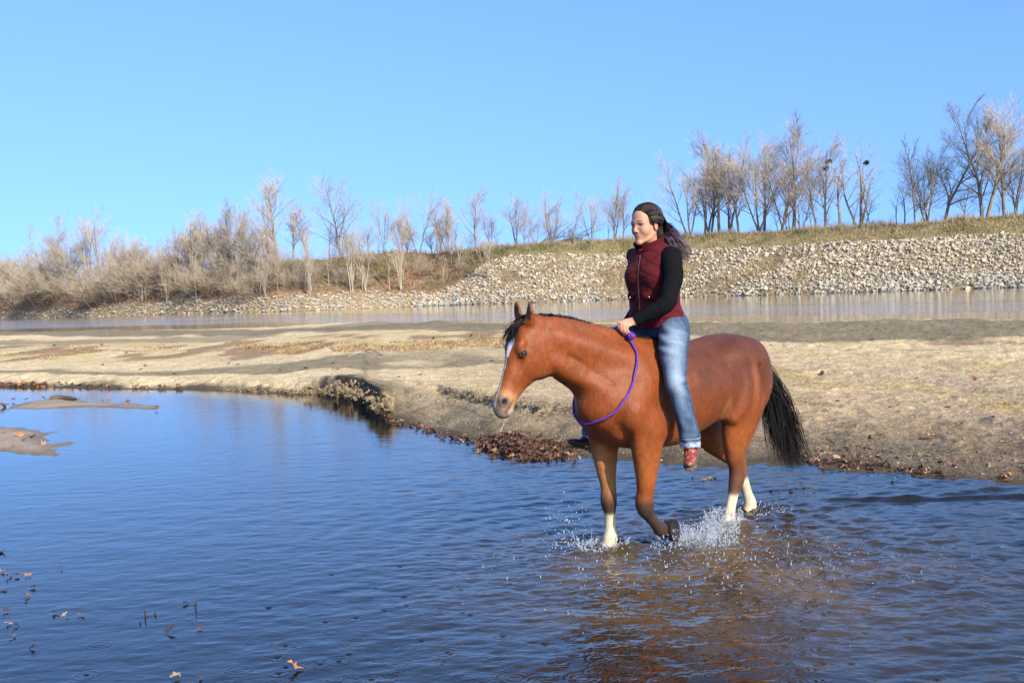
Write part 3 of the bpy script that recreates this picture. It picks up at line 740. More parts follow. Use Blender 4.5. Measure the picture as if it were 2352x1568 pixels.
for i in range(12):
    x = r.uniform(-60, 260); y_ = np.interp(x, BX, B_TP) + r.uniform(0, 10)
    tree(('vase', 'oak')[i % 2], x, y_, np.interp(x, [-60, 90, 130, 260], [572, 585, 555, 590]) + abs(r.normal(0, 14)), 'bare tree in the dim far left end of the woods', 'bare trees at the dim left end of the woods', m_bark, m_twig, wide=r.uniform(.8, 1.1), back=r.uniform(5, 25))
# saplings on the slope
S_ = [(811, 669, 488, .55, 'clump of white stemmed saplings on the slope under the big grey tree'), (840, 668, 498, .5, 'right hand clump of white stemmed saplings on the leafy slope'),
      (922, 665, 508, .6, 'fan shaped clump of pale saplings in the middle of the leafy slope'), (1121, 638, 522, .7, 'brushy clump of saplings at the left edge of the stone slope'),
      (386, 691, 560, .5, 'white stemmed saplings low on the left slope'), (610, 681, 570, .55, 'pale sapling clump near the rubble below the dense crown'),
      (328, 692, 580, .5, 'pale saplings above the rubble on the left slope'), (712, 678, 560, .5, 'slanting pale saplings by a dark stump on the slope')]
for i, (x, y_, t, w, lab) in enumerate(S_):
    tree('sapling', x, y_, t, lab, 'sapling clumps on the wooded slope', m_bark_pale, m_twig, wide=w, name='sapling_clump', cat='saplings')
r = np.random.RandomState(77)
for i in range(46):
    x = r.uniform(250, 1110); lo, hi = np.interp(x, BX, B_RT), np.interp(x, BX, B_TP); y_ = lerp(lo, hi, r.uniform(.05, .9))
    if 760 < x < 800: continue
    tree('single', x, y_, y_ - r.uniform(70, 130) * (.8 if x > 900 else 1), 'thin bare sapling among many on the wooded river slope', 'thin saplings scattered on the wooded slope',
         m_bark_pale if r.rand() < .6 else m_bark, m_twig, wide=r.uniform(.5, .8), name='sapling', cat='sapling')
for i in range(44):      # crest understorey left of the rider
    x = r.uniform(260, 1440); y_ = np.interp(x, BX, B_TP) + 2
    tree('single' if i % 2 else 'vase', x, y_, y_ - r.uniform(45, 105) * (.75 if x > 1150 else 1), 'slender background tree on the crest of the left bank', 'slender trees on the crest left of the rider',
         m_bark, m_twig if i % 3 else m_twig_pink, wide=r.uniform(.55, .9), name='young_tree', cat='tree', back=r.uniform(3, 14))
for i in range(16):
    x = r.uniform(1580, 2340); y_ = np.interp(x, BX, B_TP) + 1
    tree('single', x, y_, y_ - r.uniform(40, 110), 'slender background tree in the levee row on the right', 'slender trees between the big levee trees', m_bark, m_twig,
         wide=r.uniform(.6, 1), name='young_tree', cat='tree', back=r.uniform(5, 14))
# shrubs: grey-brown thicket at the left and brush on the slope
for i in range(150):
    x = r.uniform(-60, 760) if i < 122 else r.uniform(760, 1150); f = r.uniform(.0, 1) ** .8
    lo, hi = np.interp(x, BX, B_RT) - 2, np.interp(x, BX, B_TP); y_ = lerp(lo, hi, f)
    hh = r.uniform(42, 92) * np.interp(x, [0, 300, 700, 1150], [1.1, 1.1, .7, .45])
    tree('bush', x, y_, y_ - hh, 'leafless grey brown shrub in the thicket on the left bank', 'leafless shrubs thicketing the left bank', m_bark, m_twig if r.rand() < .7 else m_twig_pink,
         wide=r.uniform(.8, 1.25), name='shrub', cat='shrub', back=r.uniform(1, 12))
for i, x in enumerate((1755, 2030, 2010, 1810)):
    tree('bush', x, np.interp(x, BX, B_TP), np.interp(x, BX, B_TP) - (26, 30, 24, 20)[i], ('low dark bush behind the levee crest under the V shaped tree', 'round bare bush right of the golden forked tree', 'left part bush beside the round bare bush', 'low russet bush at the foot of the tallest levee tree')[i],
         'bushes on the levee crest', m_bark, m_twig_dark, wide=1.5, name='shrub', cat='shrub', back=8)
# nests
m_nest = material('nest_twigs', (.035, .028, .022), .95, .1)
for (x, y_, lab) in ((1903, 371, 'upper of the two dark nests in the same bare tree'), (1897, 386, 'lower of the two dark nests in the same bare tree'), (1990, 374, 'dark nest sitting on a bough of the golden forked tree')):
    base = bank_at(x, np.interp(x, BX, B_TP)); yy = base[1] + 5; P = at_dist(x, y_, yy); r2 = np.random.RandomState(int(x)); T = Tubes()
    for q in range(150):
        c = r2.normal(size=3) * np.array([.19, .19, .14]); d = r2.normal(size=3) * .16; T.add([c - d, c, c + d], .03, 3)
    o = link('bird_nest', T.data('bird_nest', False), m_nest, loc=tuple(P)); tag(o, lab, 'nest', 'dark nests in the levee trees')
# heap of fallen branches
T = Tubes(); r2 = np.random.RandomState(5)
for q in range(60):
    a = bank_at(1230 + r2.uniform(0, 100), 562) + np.array([0, 4 + r2.uniform(-1, 2), 0.2]); b = a + np.array([r2.uniform(3, 9), r2.uniform(-1, 1), r2.uniform(.8, 4.5) * (1 if q % 3 else -.1)])
    m_ = (a + b) / 2 + r2.normal(size=3) * .4; T.add(spline([a, m_, b], 6), np.linspace(.09, .02, 6) * r2.uniform(.4, 1.2), 4)
o = link('fallen_branches', T.data('fallen_branches', False), m_twig_dark); tag(o, 'heap of dark fallen branches slanting across the grassy crest', 'branches')
# distant woods at the far left, one mass
T = Tubes(); r2 = np.random.RandomState(15)
t_, k_ = grow(5, H=12, stems=6, spread=.9, up=.5, limbs=7, sub=5, twigs=4, trunk_r=.12, crown_from=.1, fork=.3)
Vt = np.concatenate(k_.V + t_.V); Ft = np.concatenate(k_.F + [f + k_.n for f in t_.F])
n = 26; P = []
for q in range(n):
    x = r2.uniform(-420, 60); b = bank_point(x, 2.0 + r2.uniform(0, .9)); P.append(b)
V, F, C = scatter([(Vt / 12, Ft)], np.array(P), r2.uniform(11, 17, n), rot_mats(r2, n, .05), np.tile([.2, .18, .16], (n, 1)))
o = mk('distant_woods', V, F, m_twig, None, smooth=False, kind='stuff'); tag(o, 'hazy grey mass of bare woods beyond the left end of the bank', 'woods')
# ------------------------------------------------------------------ smooth bodies: blended volumes turned into one surface
class Field:
    def __init__(s, lo, hi, h):
        s.lo = np.array(lo, float); s.h = h; s.n = np.ceil((np.array(hi) - s.lo) / h).astype(int) + 1
        s.D = np.full(s.n, .3, np.float32)
    def box(s, lo, hi, m):
        a = np.clip(np.floor((np.asarray(lo) - m - s.lo) / s.h).astype(int), 0, s.n - 1); b = np.clip(np.ceil((np.asarray(hi) + m - s.lo) / s.h).astype(int) + 1, 1, s.n)
        b = np.maximum(b, a + 1)
        sl = tuple(slice(int(i), int(j)) for i, j in zip(a, b))
        g = [(s.lo[k] + s.h * np.arange(a[k], b[k])).astype(np.float32) for k in range(3)]
        return sl, g[0][:, None, None], g[1][None, :, None], g[2][None, None, :]
    def merge(s, sl, d, k, op):
        A = s.D[sl]
        if op == 'add':
            if k > 0:
                hh = np.clip(.5 + .5 * (A - d) / k, 0, 1); s.D[sl] = A * (1 - hh) + d * hh - k * hh * (1 - hh)
            else: s.D[sl] = np.minimum(A, d)
        else:
            if k > 0:
                hh = np.clip(.5 - .5 * (A + d) / k, 0, 1); s.D[sl] = A * (1 - hh) - d * hh + k * hh * (1 - hh)
            else: s.D[sl] = np.maximum(A, -d)
    def ell(s, c, r, k=.03, R=None, op='add'):
        """ellipsoid; rows of R are its axes"""
        c = np.asarray(c, float); r = np.asarray(r, float) * np.ones(3); m = r.max()
        sl, x, y, z = s.box(c - m, c + m, k + .02); x = x - c[0]; y = y - c[1]; z = z - c[2]
        if R is None: u, v, w = x, y, z
        else: u, v, w = [R[i][0] * x + R[i][1] * y + R[i][2] * z for i in range(3)]
        k0 = np.sqrt((u / r[0]) ** 2 + (v / r[1]) ** 2 + (w / r[2]) ** 2); k1 = np.sqrt((u / r[0] ** 2) ** 2 + (v / r[1] ** 2) ** 2 + (w / r[2] ** 2) ** 2) + 1e-6
        s.merge(sl, (k0 * (k0 - 1) / k1).astype(np.float32), k, op)
    def chain(s, st, k=.04, side=(0, 1, 0), n=None, op='add', sharp=2.0):
        """st rows: x y z r_side r_front ; elliptical tapered limb through the rows"""
        st = np.asarray(st, float)
        if st.shape[1] == 4: st = np.hstack([st, st[:, 3:4]])
        if len(st) > 2: st = spline(st, n or (len(st) - 1) * 4 + 1)
        mr = st[:, 3:5].max(); sl, X, Y, Z = s.box(st[:, :3].min(0) - mr, st[:, :3].max(0) + mr, k + .03)
        T = np.full((X.shape[0], Y.shape[1], Z.shape[2]), .3, np.float32); o = [q.start for q in sl]
        for a, b in zip(st[:-1], st[1:]):
            ab = b[:3] - a[:3]; L = np.linalg.norm(ab) + 1e-9; t_ = ab / L
            sd = np.asarray(side, float); sd = sd - t_ * (sd @ t_); sd /= np.linalg.norm(sd) + 1e-9; fr = np.cross(sd, t_)
            m = max(a[3], a[4], b[3], b[4])
            s2, x, y, z = s.box(np.minimum(a[:3], b[:3]) - m, np.maximum(a[:3], b[:3]) + m, k + .02)
            l2 = tuple(slice(max(q.start - oo, 0), q.stop - oo) for q, oo in zip(s2, o))
            x = x - a[0]; y = y - a[1]; z = z - a[2]
            ax = x * t_[0] + y * t_[1] + z * t_[2]; t = np.clip(ax / L, 0, 1); ex = ax - t * L
            u = x * sd[0] + y * sd[1] + z * sd[2]; v = x * fr[0] + y * fr[1] + z * fr[2]
            ru = a[3] + (b[3] - a[3]) * t; rv = a[4] + (b[4] - a[4]) * t; rw = np.minimum(ru, rv)
            k0 = np.sqrt((u / ru) ** 2 + (v / rv) ** 2 + (ex / rw) ** 2); k1 = np.sqrt((u / ru ** 2) ** 2 + (v / rv ** 2) ** 2 + (ex / rw ** 2) ** 2) + 1e-6
            d = (k0 * (k0 - 1) / k1).astype(np.float32)
            A = T[l2]
            if A.shape == d.shape: T[l2] = np.minimum(A, d)
        s.merge(sl, T, k, op)
    def smooth(s, it=1):
        for _ in range(it):
            for ax in range(3):
                D = s.D; a = np.roll(D, 1, ax); b = np.roll(D, -1, ax); s.D = D * .5 + (a + b) * .25
    def mesh(s, relax=2):
        D = s.D; ins = D < 0; nx, ny, nz = D.shape
        c = np.zeros((nx - 1, ny - 1, nz - 1), np.int8)
        for i in (0, 1):
            for j in (0, 1):
                for k in (0, 1): c += ins[i:nx - 1 + i, j:ny - 1 + j, k:nz - 1 + k]
        act = (c > 0) & (c < 8); idx = np.full(act.shape, -1, np.int64); I = np.argwhere(act); idx[act] = np.arange(len(I))
        S = np.zeros((len(I), 3)); W = np.zeros(len(I))
        cor = [(i, j, k) for i in (0, 1) for j in (0, 1) for k in (0, 1)]
        vals = {q: D[I[:, 0] + q[0], I[:, 1] + q[1], I[:, 2] + q[2]] for q in cor}
        for a in cor:
            for ax in range(3):
                if a[ax] == 0:
                    b = list(a); b[ax] = 1; b = tuple(b); va, vb = vals[a], vals[b]; m = (va < 0) != (vb < 0)
                    t = np.where(m, va / np.where(m, va - vb, 1), 0); p = np.tile(np.array(a, float), (len(I), 1)); p[:, ax] += t
                    S += p * m[:, None]; W += m
        V = s.lo + (I + S / W[:, None]) * s.h
        F = []
        for ax in range(3):
            a1, a2 = (ax + 1) % 3, (ax + 2) % 3
            sl0 = [slice(None)] * 3; sl1 = [slice(None)] * 3; sl0[ax] = slice(0, -1); sl1[ax] = slice(1, None)
            x0, x1 = ins[tuple(sl0)], ins[tuple(sl1)]; e = np.argwhere(x0 != x1); fl = x0[tuple(e.T)]
            ok = (e[:, a1] > 0) & (e[:, a2] > 0) & (e[:, a1] < s.n[a1] - 1) & (e[:, a2] < s.n[a2] - 1); e, fl = e[ok], fl[ok]
            def at(d1, d2):
                q = e.copy(); q[:, a1] -= d1; q[:, a2] -= d2; return idx[tuple(q.T)]
            q = np.stack([at(1, 1), at(0, 1), at(0, 0), at(1, 0)], 1); q[~fl] = q[~fl][:, ::-1]; F.append(q)
        F = np.concatenate(F); F = F[(F >= 0).all(1)]
        for _ in range(relax):
            A = np.zeros_like(V); n = np.zeros(len(V))
            for i, j in ((0, 1), (1, 2), (2, 3), (3, 0)):
                for p, q in ((i, j), (j, i)):
                    for ax in range(3): A[:, ax] += np.bincount(F[:, p], V[F[:, q], ax], len(V))
                    n += np.bincount(F[:, p], minlength=len(V))
            V = V * .5 + .5 * A / np.maximum(n, 1)[:, None]
        return V, F
def vnormals(V, F):
    n = np.cross(V[F[:, 2]] - V[F[:, 0]], V[F[:, 3]] - V[F[:, 1]]); N = np.zeros_like(V)
    for k in range(4):
        for ax in range(3): N[:, ax] += np.bincount(F[:, k], n[:, ax], len(V))
    return N / (np.linalg.norm(N, axis=1)[:, None] + 1e-12)
def blend(c, col, m): m = np.clip(m, 0, 1)[:, None]; return c * (1 - m) + np.asarray(col) * m
def near(V, p, r, soft=.5):
    d = np.linalg.norm((V - np.asarray(p)) / (np.ones(3) * r), axis=1); return 1 - sstep(1 - soft, 1, d)
# ------------------------------------------------------------------ horse (its own frame: x forward, y left, z up from the water)
_A = math.radians(12)
P0 = np.array([1.27, -.19, 1.525]); _hx = np.array([math.cos(_A), -math.sin(_A), 0]); HS = np.array([math.sin(_A), math.cos(_A), 0])
E1 = .41 * _hx + np.array([0, 0, -.912]); E2 = .912 * _hx + np.array([0, 0, .41])
EL_ = E1 * .55 + E2 * .835; ES_ = E1 * -.835 + E2 * .55
def HD(s, off, side): return P0 + s * E1 + off * E2 + side * HS
F = Field((-1.06, -.44, -.13), (1.66, .44, 1.70), .0085)
# trunk
F.chain([(.80, -.01, .965, .145, .15), (.70, 0, .985, .215, .245), (.52, 0, 1.01, .245, .325), (.30, 0, 1.00, .262, .345), (.05, 0, .985, .300, .325), (-.20, 0, 1.025, .300, .278),
         (-.40, 0, 1.075, .275, .250), (-.58, 0, 1.08, .262, .262), (-.72, 0, 1.085, .215, .225), (-.80, 0, 1.07, .15, .16)], k=0, n=34)
F.chain([(.78, 0, 1.22, .05), (.60, 0, 1.30, .075), (.44, 0, 1.335, .07), (.25, 0, 1.29, .07)], k=.09)      # withers
F.chain([(.2, 0, 1.255, .08), (-.1, 0, 1.235, .08), (-.38, 0, 1.265, .085), (-.6, 0, 1.235, .09), (-.80, 0, 1.14, .07)], k=.08)
for s in (1, -1):
    F.ell((-.36, .185 * s, 1.20), (.10, .07, .07), .08)                                                    # point of hip
    F.ell((-.55, .14 * s, 1.20), (.22, .13, .13), .08)
    F.ell((-.62, .16 * s, 1.00), (.20, .12, .22), .07)                                                     # buttock
    F.ell((-.48, .20 * s, .90), (.19, .095, .22), .06)
    F.chain([(.40, .12 * s, 1.27, .05, .09), (.52, .19 * s, 1.10, .06, .12), (.68, .20 * s, .95, .075, .09)], k=.05, side=(0, 1, 0))   # shoulder blade
    F.ell((.715, .175 * s, .94), (.075, .075, .09), .05)
    F.chain([(.70, .185 * s, .90, .085, .10), (.58, .20 * s, .83, .08, .11), (.47, .205 * s, .80, .065, .09)], k=.05)
    F.ell((.735, .085 * s, .86), (.085, .085, .12), .025)                                                  # breast
    F.chain([(-.35, .20 * s, 1.19, .035), (-.40, .265 * s, 1.03, .040), (-.36, .262 * s, .88, .045), (-.30, .235 * s, .78, .04)], k=.05)     # thigh edge down to the stifle
    F.chain([(-.245, .30 * s, 1.08, .012), (-.265, .305 * s, .95, .014), (-.23, .29 * s, .84, .010)], k=.045, op='sub')
    F.chain([(-.56, .285 * s, 1.12, .010), (-.60, .275 * s, .95, .012), (-.57, .255 * s, .80, .008)], k=.04, op='sub')
    F.ell((-.25, .17 * s, .93), (.09, .06, .14), .08)                                                      # flank fold
F.chain([(.62, 0, .80, .13, .10), (.40, 0, .76, .16, .10), (.1, 0, .74, .16, .09)], k=.08)
# neck
NK = [(.42, 0, 1.10, .19, .27), (.60, -.01, 1.165, .160, .255), (.76, -.03, 1.235, .125, .235), (.90, -.06, 1.300, .105, .208), (1.03, -.10, 1.355, .092, .182), (1.14, -.145, 1.395, .084, .155), (1.22, -.175, 1.425, .08, .125)]
F.chain(NK, k=.07, n=26)
F.chain([(.55, 0, 1.385, .045), (.75, -.025, 1.425, .04), (.92, -.06, 1.475, .036), (1.08, -.12, 1.515, .034), (1.2, -.165, 1.515, .035)], k=.05)     # crest
for s in (1, -1):                                                                                          # neck muscle ridges
    F.chain([(1.12, -.14 + .06 * s, 1.27, .030), (.98, -.09 + .07 * s, 1.17, .036), (.84, -.04 + .09 * s, 1.08, .045), (.74, .09 * s, .98, .05)], k=.05)
    F.chain([(1.10, -.13 + .055 * s, 1.43, .03), (.86, -.05 + .075 * s, 1.34, .045), (.62, .115 * s, 1.24, .055)], k=.08)
    F.chain([(1.04, -.11 + .10 * s, 1.30, .006), (.92, -.06 + .122 * s, 1.21, .006), (.82, .142 * s, 1.12, .004)], k=.03, op='sub')       # jugular groove
F.chain([(1.10, -.13, 1.25, .04), (.94, -.08, 1.145, .05), (.80, -.02, 1.03, .06), (.74, 0, .92, .06)], k=.05)
# head
def hrow(s, f, b, w): c = HD(s, (f + b) / 2, 0); return (*c, w, (f - b) / 2)
F.chain([hrow(-.01, -.01, -.15, .070), hrow(.05, .015, -.19, .078), hrow(.11, .032, -.230, .088), hrow(.18, .032, -.255, .090), hrow(.25, .020, -.238, .080), hrow(.32, .010, -.195, .068),
         hrow(.40, .002, -.158, .058), hrow(.46, .001, -.140, .055), hrow(.515, -.002, -.132, .057), hrow(.560, -.020, -.118, .048)], k=.035, side=HS, n=34)
F.ell(HD(.22, -.235, 0), (.065, .06, .07), .04)
for s in (1, -1):
    F.ell(HD(.165, -.165, .055 * s), (.135, .042, .118), .03, np.array([E1, HS, E2]))                       # cheek
    F.ell(HD(.150, -.005, .070 * s), (.050, .026, .026), .028, np.array([E1, HS, E2]))                     # brow
    F.ell(HD(.200, -.040, .080 * s), (.034, .022, .026), .02, np.array([E1, HS, E2]))
    F.chain([(*HD(.235, -.075, .076 * s), .010), (*HD(.30, -.075, .068 * s), .011), (*HD(.37, -.065, .054 * s), .008)], k=.022)           # facial crest
    F.ell(HD(.498, -.036, .048 * s), (.046, .026, .040), .022, np.array([E1, HS, E2]))                     # nostril wing
    F.ell(HD(.194, -.036, .106 * s), (.0225, .016, .0135), .010, np.array([EL_, HS, ES_]), op='sub')          # eye opening
    F.ell(HD(.506, -.030, .078 * s), (.025, .020, .018), .010, np.array([E1 * .9 + E2 * .3, HS, E2]), op='sub')
    F.chain([(*HD(.560, -.070, .040 * s), .007), (*HD(.525, -.082, .056 * s), .008), (*HD(.480, -.094, .058 * s), .007)], k=.008, op='sub')  # mouth
    F.ell(HD(.27, -.03, .085 * s), (.05, .02, .022), .03, np.array([E1, HS, E2]), op='sub')
    # ears
    b = HD(-.005, -.022, .052 * s); t = b + np.array([.016, .014 * s, .150]); sd = HS * .5 + E2 * .5 * s
    F.chain([(*b, .036, .030), (*(b * .6 + t * .4 + HS * .012 * s), .037, .024), (*(b * .28 + t * .72 + HS * .010 * s), .027, .016), (*t, .004, .004)], k=.018, side=HS)
    F.chain([(*(b * .8 + t * .2 + _hx * .022 + HS * .010 * s), .018, .018), (*(b * .5 + t * .5 + _hx * .018 + HS * .010 * s), .021, .016), (*(b * .15 + t * .85 + _hx * .008), .008, .007)], k=.008, side=HS, op='sub')
F.ell(HD(.535, -.10, 0), (.05, .040, .030), .025, np.array([E1, HS, E2]))                                   # chin
F.ell(HD(.545, -.055, 0), (.030, .044, .040), .025, np.array([E1, HS, E2]))
# legs: x y z side front
F.chain([(.57, -.185, .86, 0.0865, 0.1323), (.59, -.165, .74, 0.0834, 0.1262), (.600, -.15, .62, 0.0718, 0.0987), (.60, -.14, .50, 0.0565, 0.0723), (.595, -.133, .40, 0.0475, 0.0554), (.600, -.13, .345, 0.0531, 0.0576), (.602, -.128, .295, 0.0520, 0.0542),
         (.598, -.126, .24, 0.0384, 0.0429), (.596, -.125, .17, 0.0339, 0.0407), (.600, -.124, .11, 0.0362, 0.0429), (.607, -.124, .06, 0.0475, 0.0531), (.625, -.124, .01, 0.0452, 0.0497), (.645, -.124, -.04, 0.0588, 0.0678), (.655, -.124, -.09, 0.0678, 0.0791)], k=.035, n=50)
F.chain([(.54, .20, .86, 0.0865, 0.1373), (.575, .20, .74, 0.0855, 0.1305), (.575, .19, .62, 0.0763, 0.1032), (.572, .18, .50, 0.0610, 0.0791), (.575, .17, .40, 0.0531, 0.0621), (.582, .165, .345, 0.0565, 0.0655), (.574, .162, .295, 0.0531, 0.0621),
         (.535, .155, .245, 0.0384, 0.0452), (.48, .148, .19, 0.0328, 0.0384), (.435, .14, .15, 0.0362, 0.0407), (.400, .135, .125, 0.0452, 0.0508), (.355, .13, .108, 0.0418, 0.0475)], k=.035, n=46)
F.chain([(-.47, .19, .84, 0.0872, 0.1847), (-.43, .185, .72, 0.0884, 0.1671), (-.415, .17, .62, 0.0763, 0.1346), (-.425, .15, .52, 0.0588, 0.0994), (-.455, .135, .43, 0.0475, 0.0723), (-.470, .128, .365, 0.0497, 0.0701), (-.455, .125, .30, 0.0475, 0.0610),
         (-.430, .122, .24, 0.0362, 0.0452), (-.400, .12, .16, 0.0339, 0.0418), (-.375, .12, .09, 0.0373, 0.0441), (-.350, .12, .03, 0.0475, 0.0531), (-.325, .12, -.03, 0.0497, 0.0565), (-.315, .12, -.09, 0.0655, 0.0768)], k=.035, n=48)
F.ell((-.505, .13, .405), (.030, .028, .035), .03)
F.chain([(-.48, -.19, .86, 0.0916, 0.1831), (-.50, -.18, .72, 0.0862, 0.1617), (-.58, -.165, .60, 0.0746, 0.1299), (-.68, -.14, .50, 0.0588, 0.0927), (-.775, -.12, .42, 0.0486, 0.0701), (-.82, -.115, .37, 0.0486, 0.0655), (-.84, -.11, .31, 0.0452, 0.0565),
         (-.865, -.105, .24, 0.0362, 0.0452), (-.90, -.10, .14, 0.0350, 0.0429), (-.925, -.095, .06, 0.0475, 0.0520), (-.915, -.095, .0, 0.0497, 0.0542), (-.90, -.095, -.06, 0.0633, 0.0723), (-.90, -.095, -.10, 0.0655, 0.0746)], k=.035, n=48)
F.ell((-.86, -.112, .395), (.032, .028, .038), .03)
F.smooth(1)
V, Q = F.mesh(3)
N = vnormals(V, Q)
x, y, z = V.T; nzz = N[:, 2]
n1 = fbm(x * 5, y * 5, z * 5, 3); n2 = fbm(x * 22, y * 22, z * 22, 3); n3 = fbm(x * 60, y * 60, z * 18, 2)
# faint muscle and coat relief
V = V + N * (.0022 * n1 + .0011 * n2)[:, None] * (z > .45)[:, None]
curl = np.exp(-(((x - .78) / .12) ** 2 + (y / .16) ** 2 + ((z - .87) / .12) ** 2))
V = V + N * (curl * .004 * np.sin(40 * np.hypot(y - .06 * np.sign(y), z - .88) + 3 * n1))[:, None]
hs = (V - P0) @ E1; ho = (V - P0) @ E2; hd = (V - P0) @ HS; head = (x > 1.0) & (hs > -.06) & (hs < .7)
c = np.tile([.190, .044, .0085], (len(V), 1))
c = blend(c, [.090, .027, .011], sstep(.70, 1.15, z + .05 * n1) * sstep(.45, .05, x) * .95)                # browner back and rump
c = blend(c, [.15, .042, .016], sstep(1.25, 1.5, z) * sstep(.3, .6, x) * (~head) * .6)
c = blend(c, [.29, .085, .020], (1 - sstep(.55, .80, z + .06 * n1)) * sstep(.40, .5, z) * .7)
rf = (x > .45) & (y < 0) & (z < .8)
c = blend(c, [.36, .155, .052], rf * (1 - sstep(.55, .72, z + .05 * n1)) * .75)
c = blend(c, [.30, .13, .05], near(V, (-.20, .24, .86), (.07, .12, .12)) * .35)
dark = np.array([.050, .028, .018]); sock = np.array([.50, .42, .28])
# points and socks
def leg(mask, z_d0, z_d1, z_w=None, dk=dark):
    global c
    c = blend(c, dk, mask * (1 - sstep(z_d1, z_d0, z + .03 * n1 + .012 * n2)))
    if z_w is not None: c = blend(c, sock * (1 + .1 * n3)[:, None], mask * (1 - sstep(z_w - .02, z_w + .02, z + .02 * n1 + .012 * n2)))
leg((x > .45) & (y < 0) & (z < .55), .43, .30, .235)
leg((x > .25) & (y > 0) & (z < .55), .40, .30)
leg((x < -.1) & (x > -.62) & (y > 0) & (z < .7), .60, .30, .235, np.array([.10, .042, .024]))
leg((x < -.62) & (y < 0) & (z < .6), .50, .30, .265, np.array([.14, .065, .035]))
c = blend(c, [.52, .42, .27], ((x < -.62) & (z < .05) & (y < 0)) * .6)
# head markings
c = blend(c, [.44, .265, .125], head * sstep(.42, .50, hs + .1 * (ho + .08)) * .85)
c = blend(c, [.36, .15, .055], head * sstep(.36, .45, hs) * .4)
wst = np.interp(hs, [.085, .12, .16, .20, .25, .33, .42, .50, .56, .6], [0, .024, .032, .022, .008, .005, .006, .008, .014, .005])
wst = wst * .75 + 1e-5
c = blend(c, [.74, .69, .62], head * (ho > -.07) * (hs > .085) * (1 - sstep(.75, 1.25, np.abs(hd - .002 - .008 * (hs < .24) + .004 * n1) / wst + .12 * n2)) * sstep(-.1, .35, N @ E2) * .95)
c = blend(c, [.16, .13, .11], head * sstep(.530, .565, hs) * .8)
mth = np.min([np.linalg.norm(V - HD(a_, b_, w_ * q_), axis=1) for a_, b_, w_ in ((.560, -.070, .044), (.542, -.076, .052), (.525, -.082, .056), (.503, -.088, .057), (.482, -.094, .058)) for q_ in (1, -1)], axis=0)
c = blend(c, [.07, .045, .035], head * (1 - sstep(.006, .015, mth)) * .85)
c = blend(c, [.50, .36, .30], head * near(V, HD(.545, -.105, .03), (.035, .035, .03)) * .9)
for s in (1, -1):
    c = blend(c, [.10, .085, .075], near(V, HD(.508, -.030, .07 * s), (.048, .048, .048), .4) * .85)
    c = blend(c, [.006, .005, .005], near(V, HD(.506, -.028, .060 * s), (.024, .026, .023), .35))
    c = blend(c, [.05, .032, .022], near(V, HD(.194, -.036, .092 * s), (.038, .038, .030), .5) * .9)
c = blend(c, [.06, .035, .022], (head & (z > 1.58)) * sstep(1.60, 1.655, z) * .8)
c = blend(c, [.045, .026, .018], (hs < .05) * (z > 1.53) * (x > 1.1) * (N @ _hx > .55) * .5)
# dried mud specks on the thigh, dark dorsal edge
sp = near(V, (-.60, .30, .93), (.14, .2, .16)) * sstep(.30, .42, fbm(x * 28, y * 28, z * 16, 2)) + near(V, (-.55, .28, 1.10), (.06, .2, .12)) * sstep(.36, .5, fbm(x * 30, y * 30, z * 16, 2, ))
c = blend(c, [.50, .40, .27], sp * .8)
dap = fbm(x * 11, y * 11, z * 11, 3); c = c * (1 + .12 * n1 + .09 * n3 + .14 * dap * (z > .6))[:, None]
c = blend(c, [.075, .024, .012], near(V, (-.42, .16, 1.30), (.30, .22, .12), .8) * .6)
c = blend(c, [.27, .085, .026], near(V, (-.50, .28, 1.02), (.06, .12, .24), .8) * .5)
hoof = ((z < .02) & (y * x > -9)) & (np.abs(x) > .2)
m_coat = material('horse_coat', (.3, .08, .02), .50, .22, attr=True, noise=[(70, .20, (1, 1, .3)), (16, .12), (5, .08)], bump=[(150, .35, .004, (1, 1, .25)), (34, .30, .010, (1, 1, .6)), (11, .25, .02)], sheen=.02)
horse = thing('horse', 'bay horse with a white blaze walking through shallow water under its rider', 'horse', (HO[0], HO[1], 0), math.atan2(HF[1], HF[0]))
mk('body', V, Q, m_coat, horse, col=np.clip(c, .003, .9))
m_black = material('black_hair', (.018, .014, .012), .5, .3, attr=True)
m_hoof = material('wet_hoof', (.020, .017, .015), .5, .25, noise=[(60, .4)], bump=[(45, .5, .006)])
# lifted hoof with its sole turned back
def ring_solid(rings, close=True):
    V = np.concatenate(rings); n = len(rings[0]); m = len(rings); i = np.arange(n * m).reshape(m, n); j = np.roll(i, -1, 1)
    Fq = np.stack([i[:-1].ravel(), j[:-1].ravel(), j[1:].ravel(), i[1:].ravel()], 1)
    return V, Fq
def hoof_mesh(c0, axis, toe, r0=.042, r1=.060, L=.075):
    axis = axis / np.linalg.norm(axis); toe = toe - axis * (toe @ axis); toe /= np.linalg.norm(toe); sd = np.cross(axis, toe); th = np.linspace(0, 2 * math.pi, 28, endpoint=False); R = []
    def ring(t, r, sh=0): return c0 + axis * t + toe * (np.cos(th) * r * 1.12 + sh)[:, None] + sd * (np.sin(th) * r)[:, None]
    for t, r, sh in ((-.005, r0 * .9, 0), (0, r0 * 1.08, 0), (.01, r0, 0), (L * .5, (r0 + r1) / 2, .008), (L, r1, .018), (L + .004, r1 * .96, .018), (L - .004, r1 * .84, .018), (L - .010, r1 * .6, .016), (L - .012, .002, .010)): R.append(ring(t, r, sh))
    # frog: raised wedge at the heel half
    for R_ in R[6:8]: R_ += axis * (.010 * np.exp(-(((th - math.pi + math.pi) % (2 * math.pi) - math.pi) / .5) ** 2))[:, None] * -1 * 0
    return ring_solid(R)
a = hoof_mesh(np.array([.322, .118, .108]), np.array([-.28, .80, .06]), np.array([.10, .0, -.9]), .050, .076, .066)
mk('hoof', a[0], a[1], m_hoof, horse)
